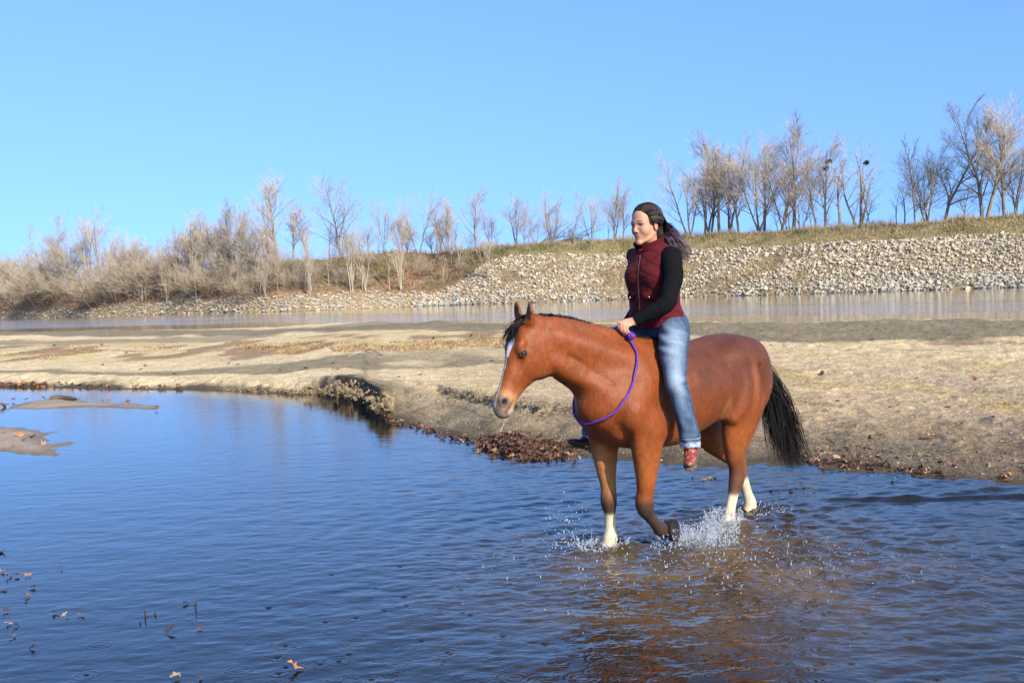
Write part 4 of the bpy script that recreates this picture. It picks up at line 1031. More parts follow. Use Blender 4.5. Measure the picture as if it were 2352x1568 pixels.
for (hx, hy, hz) in ((.65, -.124, -.03), (-.32, .12, -.03), (-.90, -.095, -.03)):
    a = hoof_mesh(np.array([hx, hy, hz + .01]), np.array([.15, 0, -1.]), np.array([1., 0, 0]), .053, .066, .07); mk('hoof', a[0], a[1], m_hoof, horse)
# eyes
m_lid = material('eyelid_skin', (.045, .028, .022), .5, .3)
m_eye = material('eye', (.012, .008, .006), .06, .6)
def ball(c0, r, n=20, m=12, sc=(1, 1, 1)):
    th = np.linspace(0, 2 * math.pi, n, endpoint=False); ph = np.linspace(.02, math.pi - .02, m)
    R = [np.asarray(c0) + np.stack([r * sc[0] * math.sin(p) * np.cos(th), r * sc[1] * math.sin(p) * np.sin(th), np.full(n, r * sc[2] * math.cos(p))], 1) for p in ph]
    return ring_solid(R)
for s in (1, -1):
    a = ball(HD(.194, -.038, .0790 * s), .0225); mk('eye', a[0], a[1][:, ::-1], m_eye, horse)
    T = Tubes(); ec = HD(.194, -.036, 0)
    def lid(q, up): return ec + EL_ * .0265 * math.cos(q) + ES_ * up * math.sin(q) + HS * (.0965 - .011 * math.cos(q) ** 2) * s
    T.add(spline([lid(q, .0165) for q in np.linspace(-.25, math.pi + .25, 12)], 20), .0048, 6); T.add(spline([lid(q, -.0130) for q in np.linspace(0, math.pi, 10)], 16), .0036, 6)
    link('eyelid', T.data('eyelid'), m_lid, horse)
# hair: mane, forelock, tail
def strands(rows, r, w0, n=7):
    """rows: list of (k,3) guide points -> flat tapered ribbons joined into one mesh"""
    V, Fq, C, b = [], [], [], 0
    for P in rows:
        P = spline(P, n); t = np.gradient(P, axis=0); sd = np.cross(t, r.normal(size=3)); sd /= np.linalg.norm(sd, axis=1)[:, None] + 1e-9
        w = w0 * r.uniform(.6, 1.3) * np.linspace(1, .15, n)[:, None]
        V.append(np.stack([P - sd * w, P + sd * w], 1).reshape(-1, 3)); i = np.arange(n) * 2 + b
        Fq.append(np.stack([i[:-1], i[:-1] + 1, i[1:] + 1, i[1:]], 1)); C.append(np.tile(np.array([.007, .0055, .005]) * r.uniform(.4, 2.0) * np.array([1.1, 1, .9]), (2 * n, 1))); b += 2 * n
    return np.concatenate(V), np.concatenate(Fq), np.concatenate(C)
def hair(name, rows, seed, w, parent, n=7, mat=None):
    V, Fq, C = strands(rows, np.random.RandomState(seed), w, n); return mk(name, V, Fq, mat or m_black, parent, col=C, smooth=True)
r = np.random.RandomState(31)
crest = np.array([(1.255, -.19, 1.545), (1.20, -.165, 1.552), (1.12, -.135, 1.553), (1.02, -.10, 1.538), (.90, -.06, 1.508), (.78, -.03, 1.470), (.66, -.01, 1.437), (.54, 0, 1.418), (.44, 0, 1.408)])
cr = spline(crest, 200); rows = []
for q in range(1100):                                                    # mane falls mostly to the far side, short roots stand along the crest
    p = cr[r.randint(200)] + r.normal(size=3) * [.004, .010, .003] + [0, 0, -.012]
    L = r.uniform(.10, .22); up = r.uniform(.012, .032)
    rows.append([p, p + [r.normal() * .012, -.025, up], p + [r.normal() * .02 - .01, -.085 - L * .15, up * .2 - L * .25], p + [r.normal() * .03 - .02, -.10 - L * .2, -L]])
for q in range(620):
    p = cr[r.randint(200)] + [0, r.uniform(-.006, .02), -.012]; L = r.uniform(.015, .042)
    rows.append([p, p + [r.normal() * .008, r.uniform(-.01, .01), L * .7], p + [r.normal() * .018 - .006, r.uniform(-.02, .014), L * r.uniform(.4, .9)], p + [r.normal() * .02 - .018, r.uniform(-.03, .02), L * r.uniform(.0, .7)]])
for q in range(340):                                                     # last lock by the withers lies on the near side
    p = cr[r.randint(140, 200)] + [0, .004, -.010]; L = r.uniform(.06, .14)
    rows.append([p, p + [-.03, .025, .006], p + [-.07 - L * .3, .05, -.014], p + [-.10 - L, .065 + r.uniform(0, .03), -.035 - r.uniform(0, .03)]])
hair('mane', rows, 3, .0030, horse)
rows = []
for q in range(420):                                                     # forelock over the forehead
    a = r.uniform(-.045, .045); p = HD(-.012 + r.uniform(-.02, .02), .0 + r.uniform(-.02, .004), a); L = r.uniform(.05, .125); s2 = -.018 - abs(a) * .3 + r.uniform(-.02, .018)
    if r.rand() < .35: s2 = r.uniform(0, .05)
    rows.append([p, HD(.02, .026, a * .9), HD(.03 + L * .5, .040 + r.uniform(-.006, .006), a + s2 * .8), HD(.03 + L, .038 + r.uniform(-.008, .008), a + s2 * 1.7)])
hair('forelock', rows, 4, .0030, horse)
rows = []
for q in range(3400):                                                    # tail swings back and to the right of the picture
    t = r.uniform(0, 1) ** 1.1; f = lerp(.0, .30, t)
    g = spline([(-.84, 0, 1.235), (-.905, 0, 1.17), (-.96, 0, 1.05), (-1.01, 0, .90)], 40)[int(f * 120) if f * 120 < 40 else 39]
    p = g + r.normal(size=3) * [.020, .028, .015]; L = r.uniform(.55, 1.0) * (1 if r.rand() < .8 else .75)
    k = r.normal(size=3) * [.040, .038, .03]; e = np.array([-1.37, .03, .26]) + k * 1.0 + [.10 * r.normal(), 0, 0]
    if r.rand() < .22: e = np.array([-1.20, .02, .42]) + k * 1.2
    e = p + (e - p) * L
    rows.append([p, p + [-.045, 0, -.10] + k * .3, lerp(p, e, .5) + [-.040, 0, .05] + k * .35, lerp(p, e, .8) + [-.018, 0, .02] + k * .2 + r.normal(size=3) * .008, e + r.normal(size=3) * .012])
hair('tail', rows, 5, .0032, horse, 9)
Fd = Field((-1.12, -.12, .80), (-.74, .12, 1.32), .008); Fd.chain([(-.78, 0, 1.20, .04), (-.88, 0, 1.185, .036), (-.94, 0, 1.10, .034), (-.985, 0, .98, .028), (-1.02, 0, .88, .012)], k=0)
a = Fd.mesh(2); mk('dock', a[0], a[1], material('dock_hair', (.02, .015, .012), .5, .3, bump=[(60, .6, .01, (1, 1, .2))]), horse)
# rope loop round the neck
m_rope = material('purple_rope', (.10, .028, .27), .6, .35, bump=[(220, .8, .004, (1, 1, 1))], noise=[(160, .35)])
def fdist(P, G=None):
    G = G or HORSE_F; i = np.clip(((np.asarray(P) - G.lo) / G.h).round().astype(int), 1, G.n - 2); return G.D[i[0], i[1], i[2]], np.array([G.D[i[0] + 1, i[1], i[2]] - G.D[i[0] - 1, i[1], i[2]], G.D[i[0], i[1] + 1, i[2]] - G.D[i[0], i[1] - 1, i[2]], G.D[i[0], i[1], i[2] + 1] - G.D[i[0], i[1], i[2] - 1]]) / (2 * G.h)
HORSE_F = F
RP = spline([(.600, .075, 1.43), (.603, .11, 1.40), (.610, .14, 1.33), (.622, .15, 1.27), (.652, .17, 1.189), (.701, .18, 1.093), (.766, .16, 1.007), (.796, .08, .949), (.814, 0, .936), (.812, -.10, .956), (.80, -.17, 1.034), (.72, -.17, 1.13), (.65, -.16, 1.25), (.61, -.11, 1.37), (.60, -.04, 1.44), (.60, .03, 1.455)], 90)
for q in range(2, 88):
    for _ in range(3):
        d, g = fdist(RP[q])
        if d < .012 or (d < .05 and (q < 40 or q > 62)): RP[q] = RP[q] + g / (np.linalg.norm(g) + 1e-6) * (.012 - d)
RP[1:-1] = (RP[:-2] + RP[1:-1] * 2 + RP[2:]) / 4
T = Tubes(); T.add(RP, .0078, 8)
rope = thing('neck_rope', 'purple braided rope looped round the neck of the bay horse', 'rope', (HO[0], HO[1], 0), math.atan2(HF[1], HF[0]))
link('loop', T.data('loop'), m_rope, rope)
T = Tubes(); kc = np.array([.603, .118, 1.405])
for w_ in range(3):
    th = np.linspace(0, 6.3, 20); ax = [np.array([0, 1, .2]), np.array([.7, .3, .6]), np.array([-.6, .4, .7])][w_]; ax = ax / np.linalg.norm(ax); u_ = np.cross(ax, [.2, .3, 1]); u_ /= np.linalg.norm(u_); v_ = np.cross(ax, u_)
    T.add(kc + (np.cos(th)[:, None] * u_ * .019 + np.sin(th)[:, None] * v_ * .015), .0105, 8)
link('knot', T.data('knot'), m_rope, rope)
# ------------------------------------------------------------------ rider (same frame as the horse)
rider = thing('person', 'young woman in burgundy quilted vest, black sweater and blue jeans riding bareback', 'person', (HO[0], HO[1], 0), math.atan2(HF[1], HF[0]))
_y = math.radians(-2); _p = math.radians(-3)
F2 = np.array([math.cos(_y) * math.cos(_p), math.sin(_y) * math.cos(_p), math.sin(_p)]); L2 = np.array([-math.sin(_y), math.cos(_y), 0]); U2 = np.cross(F2, L2)
HC = np.array([.283, .0, 2.106]); RH_ = np.array([F2, L2, U2])
def HR(f, u, s): return HC + f * F2 + u * U2 + s * L2
B = Field((-.02, -.50, .62), (.72, .46, 2.30), .0046)
# head
B.ell(HR(-.012, .052, 0), (.097, .075, .088), 0, RH_)
B.ell(HR(.045, -.008, 0), (.053, .056, .086), .03, RH_)
B.ell(HR(.062, .060, 0), (.028, .052, .052), .035, RH_)
for s in (1, -1):
    B.chain([(*HR(-.008, -.034, .051 * s), .016), (*HR(.014, -.064, .040 * s), .015), (*HR(.074, -.093, .010 * s), .013)], k=.022)
    B.ell(HR(.058, -.014, .042 * s), (.028, .020, .026), .03, RH_)
    B.chain([(*HR(.092, .034, .010 * s), .008), (*HR(.092, .039, .030 * s), .008), (*HR(.077, .034, .050 * s), .008)], k=.02)
    B.ell(HR(.100, .020, .031 * s), (.010, .0150, .0070), .012, RH_, op='sub')
    B.ell(HR(.101, -.023, .0125 * s), (.009, .006, .006), .008, RH_)
    B.ell(HR(-.012, .004, .0775 * s), (.017, .008, .030), .008, RH_)
    B.ell(HR(-.008, .008, .088 * s), (.009, .007, .016), .006, RH_, op='sub')
B.ell(HR(.083, -.094, 0), (.017, .022, .017), .015, RH_)
B.chain([(*HR(.091, .036, 0), .007), (*HR(.101, .012, 0), .0075), (*HR(.112, -.011, 0), .0085), (*HR(.112, -.018, 0), .0085)], k=.012)
B.ell(HR(.078, -.052, 0), (.020, .028, .026), .02, RH_)
B.ell(HR(.0955, -.0465, 0), (.006, .021, .0045), .005, RH_); B.ell(HR(.0945, -.0570, 0), (.0065, .018, .0050), .005, RH_)
B.chain([(*HR(.095, -.0522, -.020), .0016), (*HR(.103, -.0515, 0), .0016), (*HR(.095, -.0522, .020), .0016)], k=.003, op='sub')
B.chain([(*HR(-.02, -.02, 0), .052), (*HR(-.025, -.09, 0), .051), (.235, 0, 1.94, .058)][:2] + [(.240, 0, 1.93, .060)], k=.03)
# torso and limbs under the clothes
B.chain([(.17, 0, 1.42, .155, .11), (.20, 0, 1.55, .125, .095), (.215, 0, 1.70, .14, .10), (.22, 0, 1.84, .15, .10), (.225, 0, 1.92, .11, .07)], k=.03)
ARM = {1: [(.235, .165, 1.905), (.31, .235, 1.76), (.415, .262, 1.60), (.475, .205, 1.555), (.555, .112, 1.497)], -1: [(.165, -.145, 1.900), (.120, -.190, 1.76), (.085, -.205, 1.62), (.16, -.220, 1.54), (.255, -.225, 1.465)]}
LEG = {1: [(.15, .10, 1.44), (.25, .18, 1.385), (.363, .262, 1.30), (.448, .345, 1.10), (.425, .372, .954), (.385, .385, .80), (.372, .388, .70)],
       -1: [(.15, -.10, 1.44), (.25, -.18, 1.385), (.37, -.27, 1.30), (.47, -.36, 1.10), (.46, -.385, .954), (.45, -.40, .80), (.445, -.405, .70)]}
for s in (1, -1):
    B.chain([(*p, w) for p, w in zip(ARM[s], (.050, .044, .036, .036, .026))], k=.03)
    B.chain([(*p, w) for p, w in zip(LEG[s], (.085, .085, .078, .055, .052, .040, .036))], k=.03)
    # hand: palm, four bent fingers, thumb
    my = 1 if s == 1 else -1
    W = np.array(ARM[s][-1]); off = np.array([0, 0, 0]) if s == 1 else np.array([-.012, .0, .004])
    def hp(x, y, z): return np.array([x, y, z]) if s == 1 else np.array([x - .295, -y - .125, z - .045])
    B.chain([(*W, .026, .020), (*hp(.582, .095, 1.492), .030, .017), (*hp(.612, .075, 1.482), .036, .015)], k=.015, side=(.25, -.75, .55) if s == 1 else (.25, .75, .55))
    kn = [hp(.642, .050, 1.492), hp(.640, .068, 1.486), hp(.632, .085, 1.478), hp(.620, .101, 1.468)]
    for i, q in enumerate(kn):
        L_ = (.033, .037, .034, .027)[i]; r_ = (.0098, .0102, .0098, .0086)[i]; b = hp(.598, .078 + .010 * i, 1.490 - .006 * i)
        m1 = q + np.array([.004, .004 * my, -L_]); m2 = m1 + np.array([-.014, .006 * my, -L_ * .62]); m3 = m2 + np.array([-.016, .002 * my, -.012])
        B.chain([(*b, r_ * 1.0), (*q, r_ * 1.08)], k=.008); B.chain([(*q, r_ * 1.06), (*m1, r_), (*m2, r_ * .92), (*m3, r_ * .84)], k=.0035, n=9)
    t0 = hp(.580, .062, 1.478); B.chain([(*t0, .013), (*(t0 + np.array([.024, -.014 * my, -.016])), .0115), (*(t0 + np.array([.048, -.006 * my, -.034])), .0095), (*(t0 + np.array([.056, .006 * my, -.046])), .0080)], k=.006, n=9)
V, Q = B.mesh(2)
N = vnormals(V, Q)
f_, u_, s_ = (V - HC) @ F2, (V - HC) @ U2, (V - HC) @ L2
n1 = fbm(V[:, 0] * 30, V[:, 1] * 30, V[:, 2] * 30, 3)
c = np.tile([.47, .245, .155], (len(V), 1)) * (1 + .04 * n1)[:, None]
hd_ = V[:, 2] > 1.98
c = blend(c, [.50, .19, .13], hd_ * (near(V, HR(.075, -.018, .045), .035) + near(V, HR(.075, -.018, -.045), .035)) * .25)
c = blend(c, [.50, .21, .15], hd_ * near(V, HR(.118, -.015, 0), .02) * .5)
c = blend(c, [.42, .17, .13], hd_ * (f_ > .082) * (np.abs(s_) < .025) * (1 - sstep(.75, 1.1, np.hypot(s_ / .024, (u_ + .0525) / .0125))) * .85)
c = blend(c, [.14, .04, .035], hd_ * (f_ > .084) * (1 - sstep(.7, 1.1, np.hypot(s_ / .017, (u_ + .0520) / .0026))) * .6)
for s in (1, -1):
    c = blend(c, [.070, .040, .028], hd_ * (f_ > .05) * (1 - sstep(.7, 1.15, np.hypot((s_ - .034 * s) / .024, (u_ - .0445 - .003 * np.cos((s_ - .03 * s) * 90)) / .0050))) * .85)
    c = blend(c, [.12, .065, .05], hd_ * (f_ > .05) * (1 - sstep(.7, 1.1, np.hypot((s_ - .032 * s) / .0185, (u_ - .0240) / .0045))) * .95)
    c = blend(c, [.40, .20, .15], hd_ * (f_ > .05) * (1 - sstep(.6, 1.1, np.hypot((s_ - .032 * s) / .020, (u_ - .012) / .007))) * .5)
    c = blend(c, [.03, .012, .010], hd_ * (f_ > .094) * (1 - sstep(.6, 1.1, np.hypot((s_ - .0085 * s) / .005, (u_ + .0285) / .0035))) * (N @ U2 < -.1) * .9)
    c = blend(c, [.50, .17, .12], hd_ * near(V, HR(-.012, .004, .082 * s), .034) * .6)
hand_ = (V[:, 2] < 1.53) & (V[:, 0] > .54); c = blend(c, [.50, .24, .165], hand_ * .5)
m_skin = material('skin', (.6, .36, .26), .58, .22, attr=True, noise=[(60, .04)], bump=[(260, .10, .002)], Subsurface_Weight=.10, Subsurface_Scale=.01)
mk('body', V, Q, m_skin, rider, col=np.clip(c, .01, .9))
m_white = material('eye_white', (.36, .32, .30), .15, .5); m_iris = material('iris', (.05, .035, .025), .1, .6)
for s in (1, -1):
    a = ball(HR(.0792, .0180, .031 * s), .0108); ey = mk('eye', a[0], a[1][:, ::-1], m_white, rider)
    a = ball(HR(.0830, .0172, .0315 * s), .0082); mk('iris', a[0], a[1][:, ::-1], m_iris, ey)
# sweater sleeves and neck
S = Field((.02, -.40, 1.42), (.66, .40, 2.0), .0052)
S.chain([(.20, 0, 1.50, .13, .10), (.215, 0, 1.70, .15, .11), (.225, 0, 1.86, .15, .10), (.23, 0, 1.93, .10, .075)], k=.02)
for s in (1, -1):
    A_ = ARM[s]; S.chain([(*A_[0], .072), (*lerp(A_[0], A_[1], .5), .071), (*A_[1], .066), (*lerp(A_[1], A_[2], .6), .060), (*A_[2], .056), (*A_[3], .051), (*lerp(A_[3], A_[4], .55), .042), (*lerp(A_[3], A_[4], .85), .041)], k=.03, n=26)
    e = np.array(A_[4]) + (np.array(A_[4]) - A_[3]) * .12; S.ell(e, (.036, .036, .036), .004, op='sub')
V, Q = S.mesh(2); N = vnormals(V, Q)
V = V + N * (.0035 * fbm(V[:, 0] * 14, V[:, 1] * 14, V[:, 2] * 9, 3))[:, None]
d_el = np.abs(np.linalg.norm(V - np.array(ARM[1][2]), axis=1)); V = V + N * (.004 * np.sin(d_el * 190 + V[:, 2] * 40) * np.exp(-(d_el / .07) ** 2))[:, None]
m_knit = material('black_knit', (.006, .006, .0065), .9, .06, noise=[(90, .3)], bump=[(240, .6, .003, (1, 1, .4))])
mk('sweater', V, Q, m_knit, rider)
# vest
Vf = Field((.0, -.30, 1.38), (.46, .30, 2.04), .0050)
Vf.chain([(.205, 0, 1.475, .205, .165), (.215, 0, 1.52, .193, .158), (.222, 0, 1.59, .180, .150), (.225, 0, 1.70, .186, .150), (.225, 0, 1.80, .192, .148), (.226, 0, 1.88, .178, .128), (.228, 0, 1.93, .130, .100), (.235, 0, 1.975, .088, .080)], k=0, n=30)
for s in (1, -1):
    Vf.chain([(.225, .10 * s, 1.925, .05, .06), (.232, .175 * s, 1.925, .040, .058)], k=.03)
    Vf.ell((.31, .075 * s, 1.78), (.07, .075, .07), .05)
    q_ = 0 if s == 1 else -.07
    Vf.chain([(.250 + q_, .245 * s, 1.93, .045, .072), (.262 + q_, .275 * s, 1.84, .080, .080), (.28 + q_, .30 * s, 1.74, .095, .078)], k=.012, op='sub')
Vf.ell((.20, 0, 1.40), (.19, .25, .065), .015, op='sub')
Vf.ell((.265, 0, 2.03), (.095, .075, .075), .02, op='sub')
V, Q = Vf.mesh(2); N = vnormals(V, Q)
x, y, z = V.T; an = np.arctan2(y, x - .22)
# quilting: curved diagonal stitch lines with puffed lozenges between
def groove(t, w=.13): d = np.abs(t - np.round(t)); return np.exp(-(d / w) ** 2)
ca = z + .035 * np.cos(an * 1.0) + .010 * fbm(x * 7, y * 7, z * 7, 2)
q1 = groove((ca + .10 * np.abs(an)) / .085); q2 = groove((ca - .085 * np.abs(an)) / .082 + .3)
g = np.maximum(q1, .55 * q2); zipm = np.exp(-(y / .014) ** 2) * (x > .2)
hemm = sstep(1.45, 1.475, z)
N_ = fbm(x * 9, y * 9, z * 7, 3)
V = V + N * ((.0030 * (1 - g) - .004 * zipm) * hemm + .006 * N_)[:, None]
c = np.tile([.088, .0085, .012], (len(V), 1)) * (1 - .35 * g)[:, None] * (1 + .12 * N_)[:, None]
rim = sstep(.0, .3, (N[:, 1] * np.sign(y))) * 0
m_vest = material('burgundy_quilt', (.1, .01, .02), .85, .10, attr=True, bump=[(45, .35, .008), (200, .15, .002)], sheen=.05)
vest = mk('vest', V, Q, m_vest, rider, col=c)
m_collar = material('burgundy_cloth', (.080, .008, .0115), .85, .1, bump=[(40, .3, .006)]); m_dark = material('dark_lining', (.010, .008, .009), .9, .1)
# standing collar: open in front, higher at the back
th = np.linspace(.28, 2 * math.pi - .28, 46); nn = 9; rows = []
for lay in (0, 1):
    for j in range(nn):
        t = j / (nn - 1) if lay == 0 else 1 - j / (nn - 1); rx, ry = .084 + .020 * t - .007 * lay, .080 + .012 * t - .007 * lay
        cz = 1.950 - .034 * np.cos(th) * .9; hh = .088 - .018 * np.cos(th); fl = 1 + .25 * t * np.clip(np.cos(th), 0, 1)
        rows.append(np.stack([.240 + .012 * t + rx * np.cos(th) * fl, ry * np.sin(th) * (1 + .1 * t), cz + hh * t], 1))
cv = np.concatenate(rows); fq = grid_faces(2 * nn, 46)
cN = .0015 * fbm(cv[:, 0] * 60, cv[:, 1] * 60, cv[:, 2] * 60, 2); cv = cv + cN[:, None]
mk('collar', cv[:nn * 46], grid_faces(nn, 46), m_collar, rider); mk('collar_lining', cv[nn * 46:], grid_faces(nn, 46), m_dark, rider)
# zip, pocket flaps with brass snaps
def vsurf(p, out=.004):
    p = np.asarray(p, float).copy()
    for _ in range(8):
        d, gg = fdist(p, Vf); p = p + gg / (np.linalg.norm(gg) + 1e-6) * (out - d) * .9
    return p
m_metal = material('zip_metal', (.10, .07, .06), .45, .5, Metallic=.6); m_brass = material('brass', (.45, .33, .13), .3, .5, Metallic=.9)
T = Tubes(); zp = np.array([vsurf((.42, .0, zz), .003) for zz in np.linspace(1.50, 1.95, 30)]); T.add(zp, .0022, 5); T.add([zp[22] + [.004, .002, 0], zp[22] + [.008, .012, -.004], zp[22] + [.008, .022, -.008]], .003, 5)
link('zip', T.data('zip'), m_metal, rider)
for s in (1, -1):
    gx = np.linspace(.045, .135, 12); G = []
    for zz, o_ in ((1.672, .006), (1.668, .012), (1.655, .013), (1.640, .013), (1.630, .012), (1.626, .006)):
        G.append([vsurf((.42 - (yy - .04) * .5, yy * s, zz + .006 * math.cos((yy - .045) * 70) * (zz < 1.65)), o_) for yy in gx])
    fl = mk('pocket_flap', np.array(G).reshape(-1, 3), grid_faces(6, 12), m_collar, rider)
    a = ball(vsurf((.42 - .05 * .5, .090 * s, 1.645), .016), .008, 14, 8); mk('snap', a[0], a[1][:, ::-1], m_brass, fl)
# jeans
J = Field((-.02, -.54, .66), (.62, .54, 1.56), .0056)
J.chain([(.165, 0, 1.40, .17, .125), (.180, 0, 1.46, .175, .135), (.20, 0, 1.52, .155, .130)], k=0)
for s in (1, -1):
    R_ = (.105, .110, .105, .074, .068, .063, .062); L_ = LEG[s]
    rows = [(*L_[0], .105, .120), (*L_[1], .100, .118), (*L_[2], .090, .108), (*lerp(L_[2], L_[3], .5), .078, .092), (*L_[3], .066, .079), (*lerp(L_[3], L_[4], .5), .062, .073), (*L_[4], .060, .072), (*lerp(L_[4], L_[5], .5), .059, .070), (*L_[5], .061, .071), (*L_[6], .064, .074)]
    J.chain(rows, k=.045, side=(-.55, .83 * s, 0) if False else (0, 1, 0), n=44)
    J.ell(np.array(L_[3]) + [.03, .01 * s, 0], (.05, .055, .06), .03)
    J.ell(np.array(L_[6]) + [0, 0, -.050], (.085, .075, .050), .004, op='sub'); J.ell(np.array(L_[6]) + [0, 0, -.03], (.062, .053, .075), .004, op='sub')
V, Q = J.mesh(2); N = vnormals(V, Q); x, y, z = V.T
sg = np.where(y >= 0, 1, -1)
cx = np.interp(z, [.70, .80, .954, 1.10, 1.30, 1.385], [.372, .385, .425, .448, .363, .25]); cy = np.interp(z, [.70, .80, .954, 1.10, 1.30, 1.385, 1.5], [.388, .385, .372, .345, .262, .18, .12]) * sg
an = np.arctan2((y - cy) * sg, x - cx)                                   # 0 faces forward, 90 degrees is the outer side
wr = fbm(x * 9, y * 9, z * 16, 3)
fold = np.zeros(len(V))
for (zz, w, a0, amp, sl) in ((1.11, .05, 1.9, .007, .5), (1.06, .04, 2.2, .007, -.3), (1.015, .045, 1.7, .005, .4), (1.36, .05, .6, .008, .8), (1.42, .05, .9, .007, 1.0), (1.30, .04, .2, .005, .7), (.80, .04, 1.2, .004, .3), (.75, .03, .4, .005, -.3)):
    fold += amp * np.cos((z - zz + sl * .05 * (an - a0)) / .014) * np.exp(-((z - zz) / w) ** 2) * np.exp(-((an - a0) / 1.0) ** 2)
vert = .004 * np.sin(an * 5 + 3 * wr) * (1 - sstep(.85, 1.05, z))
V = V + N * (fold + vert + .0045 * wr)[:, None]
n2 = fbm(x * 40, y * 40, z * 12, 3); n3 = fbm(x * 90, y * 90, z * 160, 2)
dk, lt = np.array([.022, .048, .098]), np.array([.30, .375, .45])
fade = np.exp(-((an - .75) / .62) ** 2) * np.interp(z, [.7, .85, .98, 1.06, 1.12, 1.2, 1.3, 1.4, 1.5], [.06, .10, .28, .75, .9, .6, .62, .5, .15]) + .07
fade = np.clip(fade + .12 * n2 + 9 * np.clip(fold, 0, 1) + .05 * n3, 0, 1)
c = lerp(dk, lt, (fade * .85)[:, None])
seam = np.exp(-((an - 1.72) / .05) ** 2) * (z < 1.47) * (z > .70); c = c * (1 - .45 * seam)[:, None]
st1 = np.exp(-((an - 1.60) / .03) ** 2) * (z < 1.5) * (.5 + .5 * np.sin(z * 900)); c = blend(c, [.42, .46, .50], st1 * .35)
hem = (1 - sstep(.712, .728, z)); c = blend(c, [.34, .40, .46], hem * (.5 + .5 * (n3 > -.1)))
c = blend(c, [.40, .44, .48], np.exp(-((z - .742) / .004) ** 2) * .6)
c = blend(c, dk * .5, np.exp(-((z - .748) / .006) ** 2) * .5)
m_denim = material('denim', (.1, .2, .35), .85, .2, attr=True, noise=[(140, .18), (30, .08)], bump=[(300, .4, .002), (40, .25, .006)])
mk('jeans', V, Q, m_denim, rider, col=np.clip(c, .01, .8))
# boots
m_boot = material('red_leather', (.22, .035, .022), .32, .5, attr=True, bump=[(40, .5, .008), (140, .3, .003)]); m_sole = material('muddy_sole', (.16, .12, .07), .9, .1, noise=[(50, .4)], bump=[(60, .8, .01)])
for s in (1, -1):
    K = Field((.30, -.56, .54), (.70, .56, .86), .0048)
    if s == 1: an0, hl, bl, to = (.374, .388, .76), (.365, .382, .635), (.435, .425, .605), (.490, .462, .592)
    else: an0, hl, bl, to = (.445, -.405, .76), (.44, -.405, .655), (.545, -.425, .668), (.635, -.445, .688)
    an0, hl, bl, to = map(np.array, (an0, hl, bl, to)); mid = lerp(hl, bl, .5) + [0, 0, .018]
    K.chain([(*an0, .050, .054), (*lerp(an0, hl, .55), .043, .049), (*(hl + [.004, 0, .02]), .039, .045)], k=0)
    K.chain([(*(hl + [.0, 0, .0]), .034, .030), (*mid, .036, .036), (*bl, .042, .030), (*lerp(bl, to, .6), .034, .024), (*to, .016, .014)], k=.03)
    V, Q = K.mesh(2); nz = fbm(V[:, 0] * 30, V[:, 1] * 30, V[:, 2] * 30, 3)
    cc = np.tile([.23, .034, .020] if s == 1 else [.045, .02, .016], (len(V), 1)) * (1 + .3 * nz)[:, None]  # right boot's shadow is painted in as a darker leather colour
    if s == 1: cc = blend(cc, [.48, .36, .28], sstep(.12, .4, fbm(V[:, 0] * 60, V[:, 1] * 60, V[:, 2] * 34, 3)) * .75)
    cc = blend(cc, [.17, .12, .07], (1 - sstep(.590, .620, V[:, 2] - (0 if s == 1 else .06))) * .8)
    bt = mk('boot', V, Q, m_boot, rider, col=np.clip(cc, .005, .8))
    d = to - hl; d /= np.linalg.norm(d); sd = np.cross(d, [0, 0, 1.]); sd /= np.linalg.norm(sd); up = np.cross(sd, d); R = []
    Lf = np.linalg.norm(to - hl)
    prof = [(-.032, .020), (-.025, .032), (.0, .036), (.05, .030), (Lf * .62, .043), (Lf * .85, .034), (Lf + .012, .012)]
    for dz, g_ in ((-.030, 1.02), (-.040, 1.02), (-.044, .9)):
        pts = [hl + d * a_ + sd * w_ * g_ + up * dz for a_, w_ in prof] + [hl + d * a_ - sd * w_ * g_ + up * dz for a_, w_ in prof[::-1]]; R.append(np.array(pts))
    v_, q_ = ring_solid([R[0].mean(0) + (R[0] - R[0].mean(0)) * .01] + R + [R[2].mean(0) + (R[2] - R[2].mean(0)) * .01]); mk('sole', v_, q_, m_sole, bt, smooth=False)
    hb = hl + up * -.045 - d * .004; v_, q_ = ring_solid([hb + (np.cos(t_)[:, None] * d * r_ + np.sin(t_)[:, None] * sd * r_) - up * h_ for t_ in [np.linspace(0, 2 * math.pi, 14, endpoint=False)] for r_, h_ in ((.001, 0), (.031, 0), (.028, .024), (.001, .024))]); mk('heel', v_, q_, m_sole, bt, smooth=False)
# hair: dark swept-back hair with a mauve streak
rxs, rys, rzs = .107, .084, .100
def scalp(f, ph, lift=0.):
    k = math.sqrt(max(0, 1 - (f / rxs) ** 2)); return HR(-.012 + f, .052 + (rzs * k + lift) * math.cos(ph), (rys * k + lift) * math.sin(ph))
Hf = Field((-.06, -.20, 1.88), (.44, .20, 2.30), .0050)
Hf.ell(HR(-.014, .056, 0), (.102, .079, .093), 0, RH_)
Hf.ell(HR(.105, .020, 0), (.060, .058, .085), .012, RH_, op='sub'); Hf.ell(HR(.085, -.045, 0), (.085, .13, .075), .012, RH_, op='sub')
Hf.ell(HR(.020, -.035, 0), (.045, .13, .052), .012, RH_, op='sub')
Hf.chain([(*HR(-.055, .03, 0), .060, .060), (.175, .028, 2.055, .060, .052), (.125, .048, 2.00, .050, .044), (.080, .058, 1.965, .028, .026)], k=.04)
V, Q = Hf.mesh(2); N = vnormals(V, Q); wv = fbm(V[:, 0] * 26, V[:, 1] * 26, V[:, 2] * 12, 3); V = V + N * (.005 * wv)[:, None]
m_hair = material('dark_hair', (.03, .02, .018), .60, .15, attr=True, bump=[(110, .5, .004, (1, 1, .3))])
lowness = sstep(2.14, 2.0, V[:, 2])
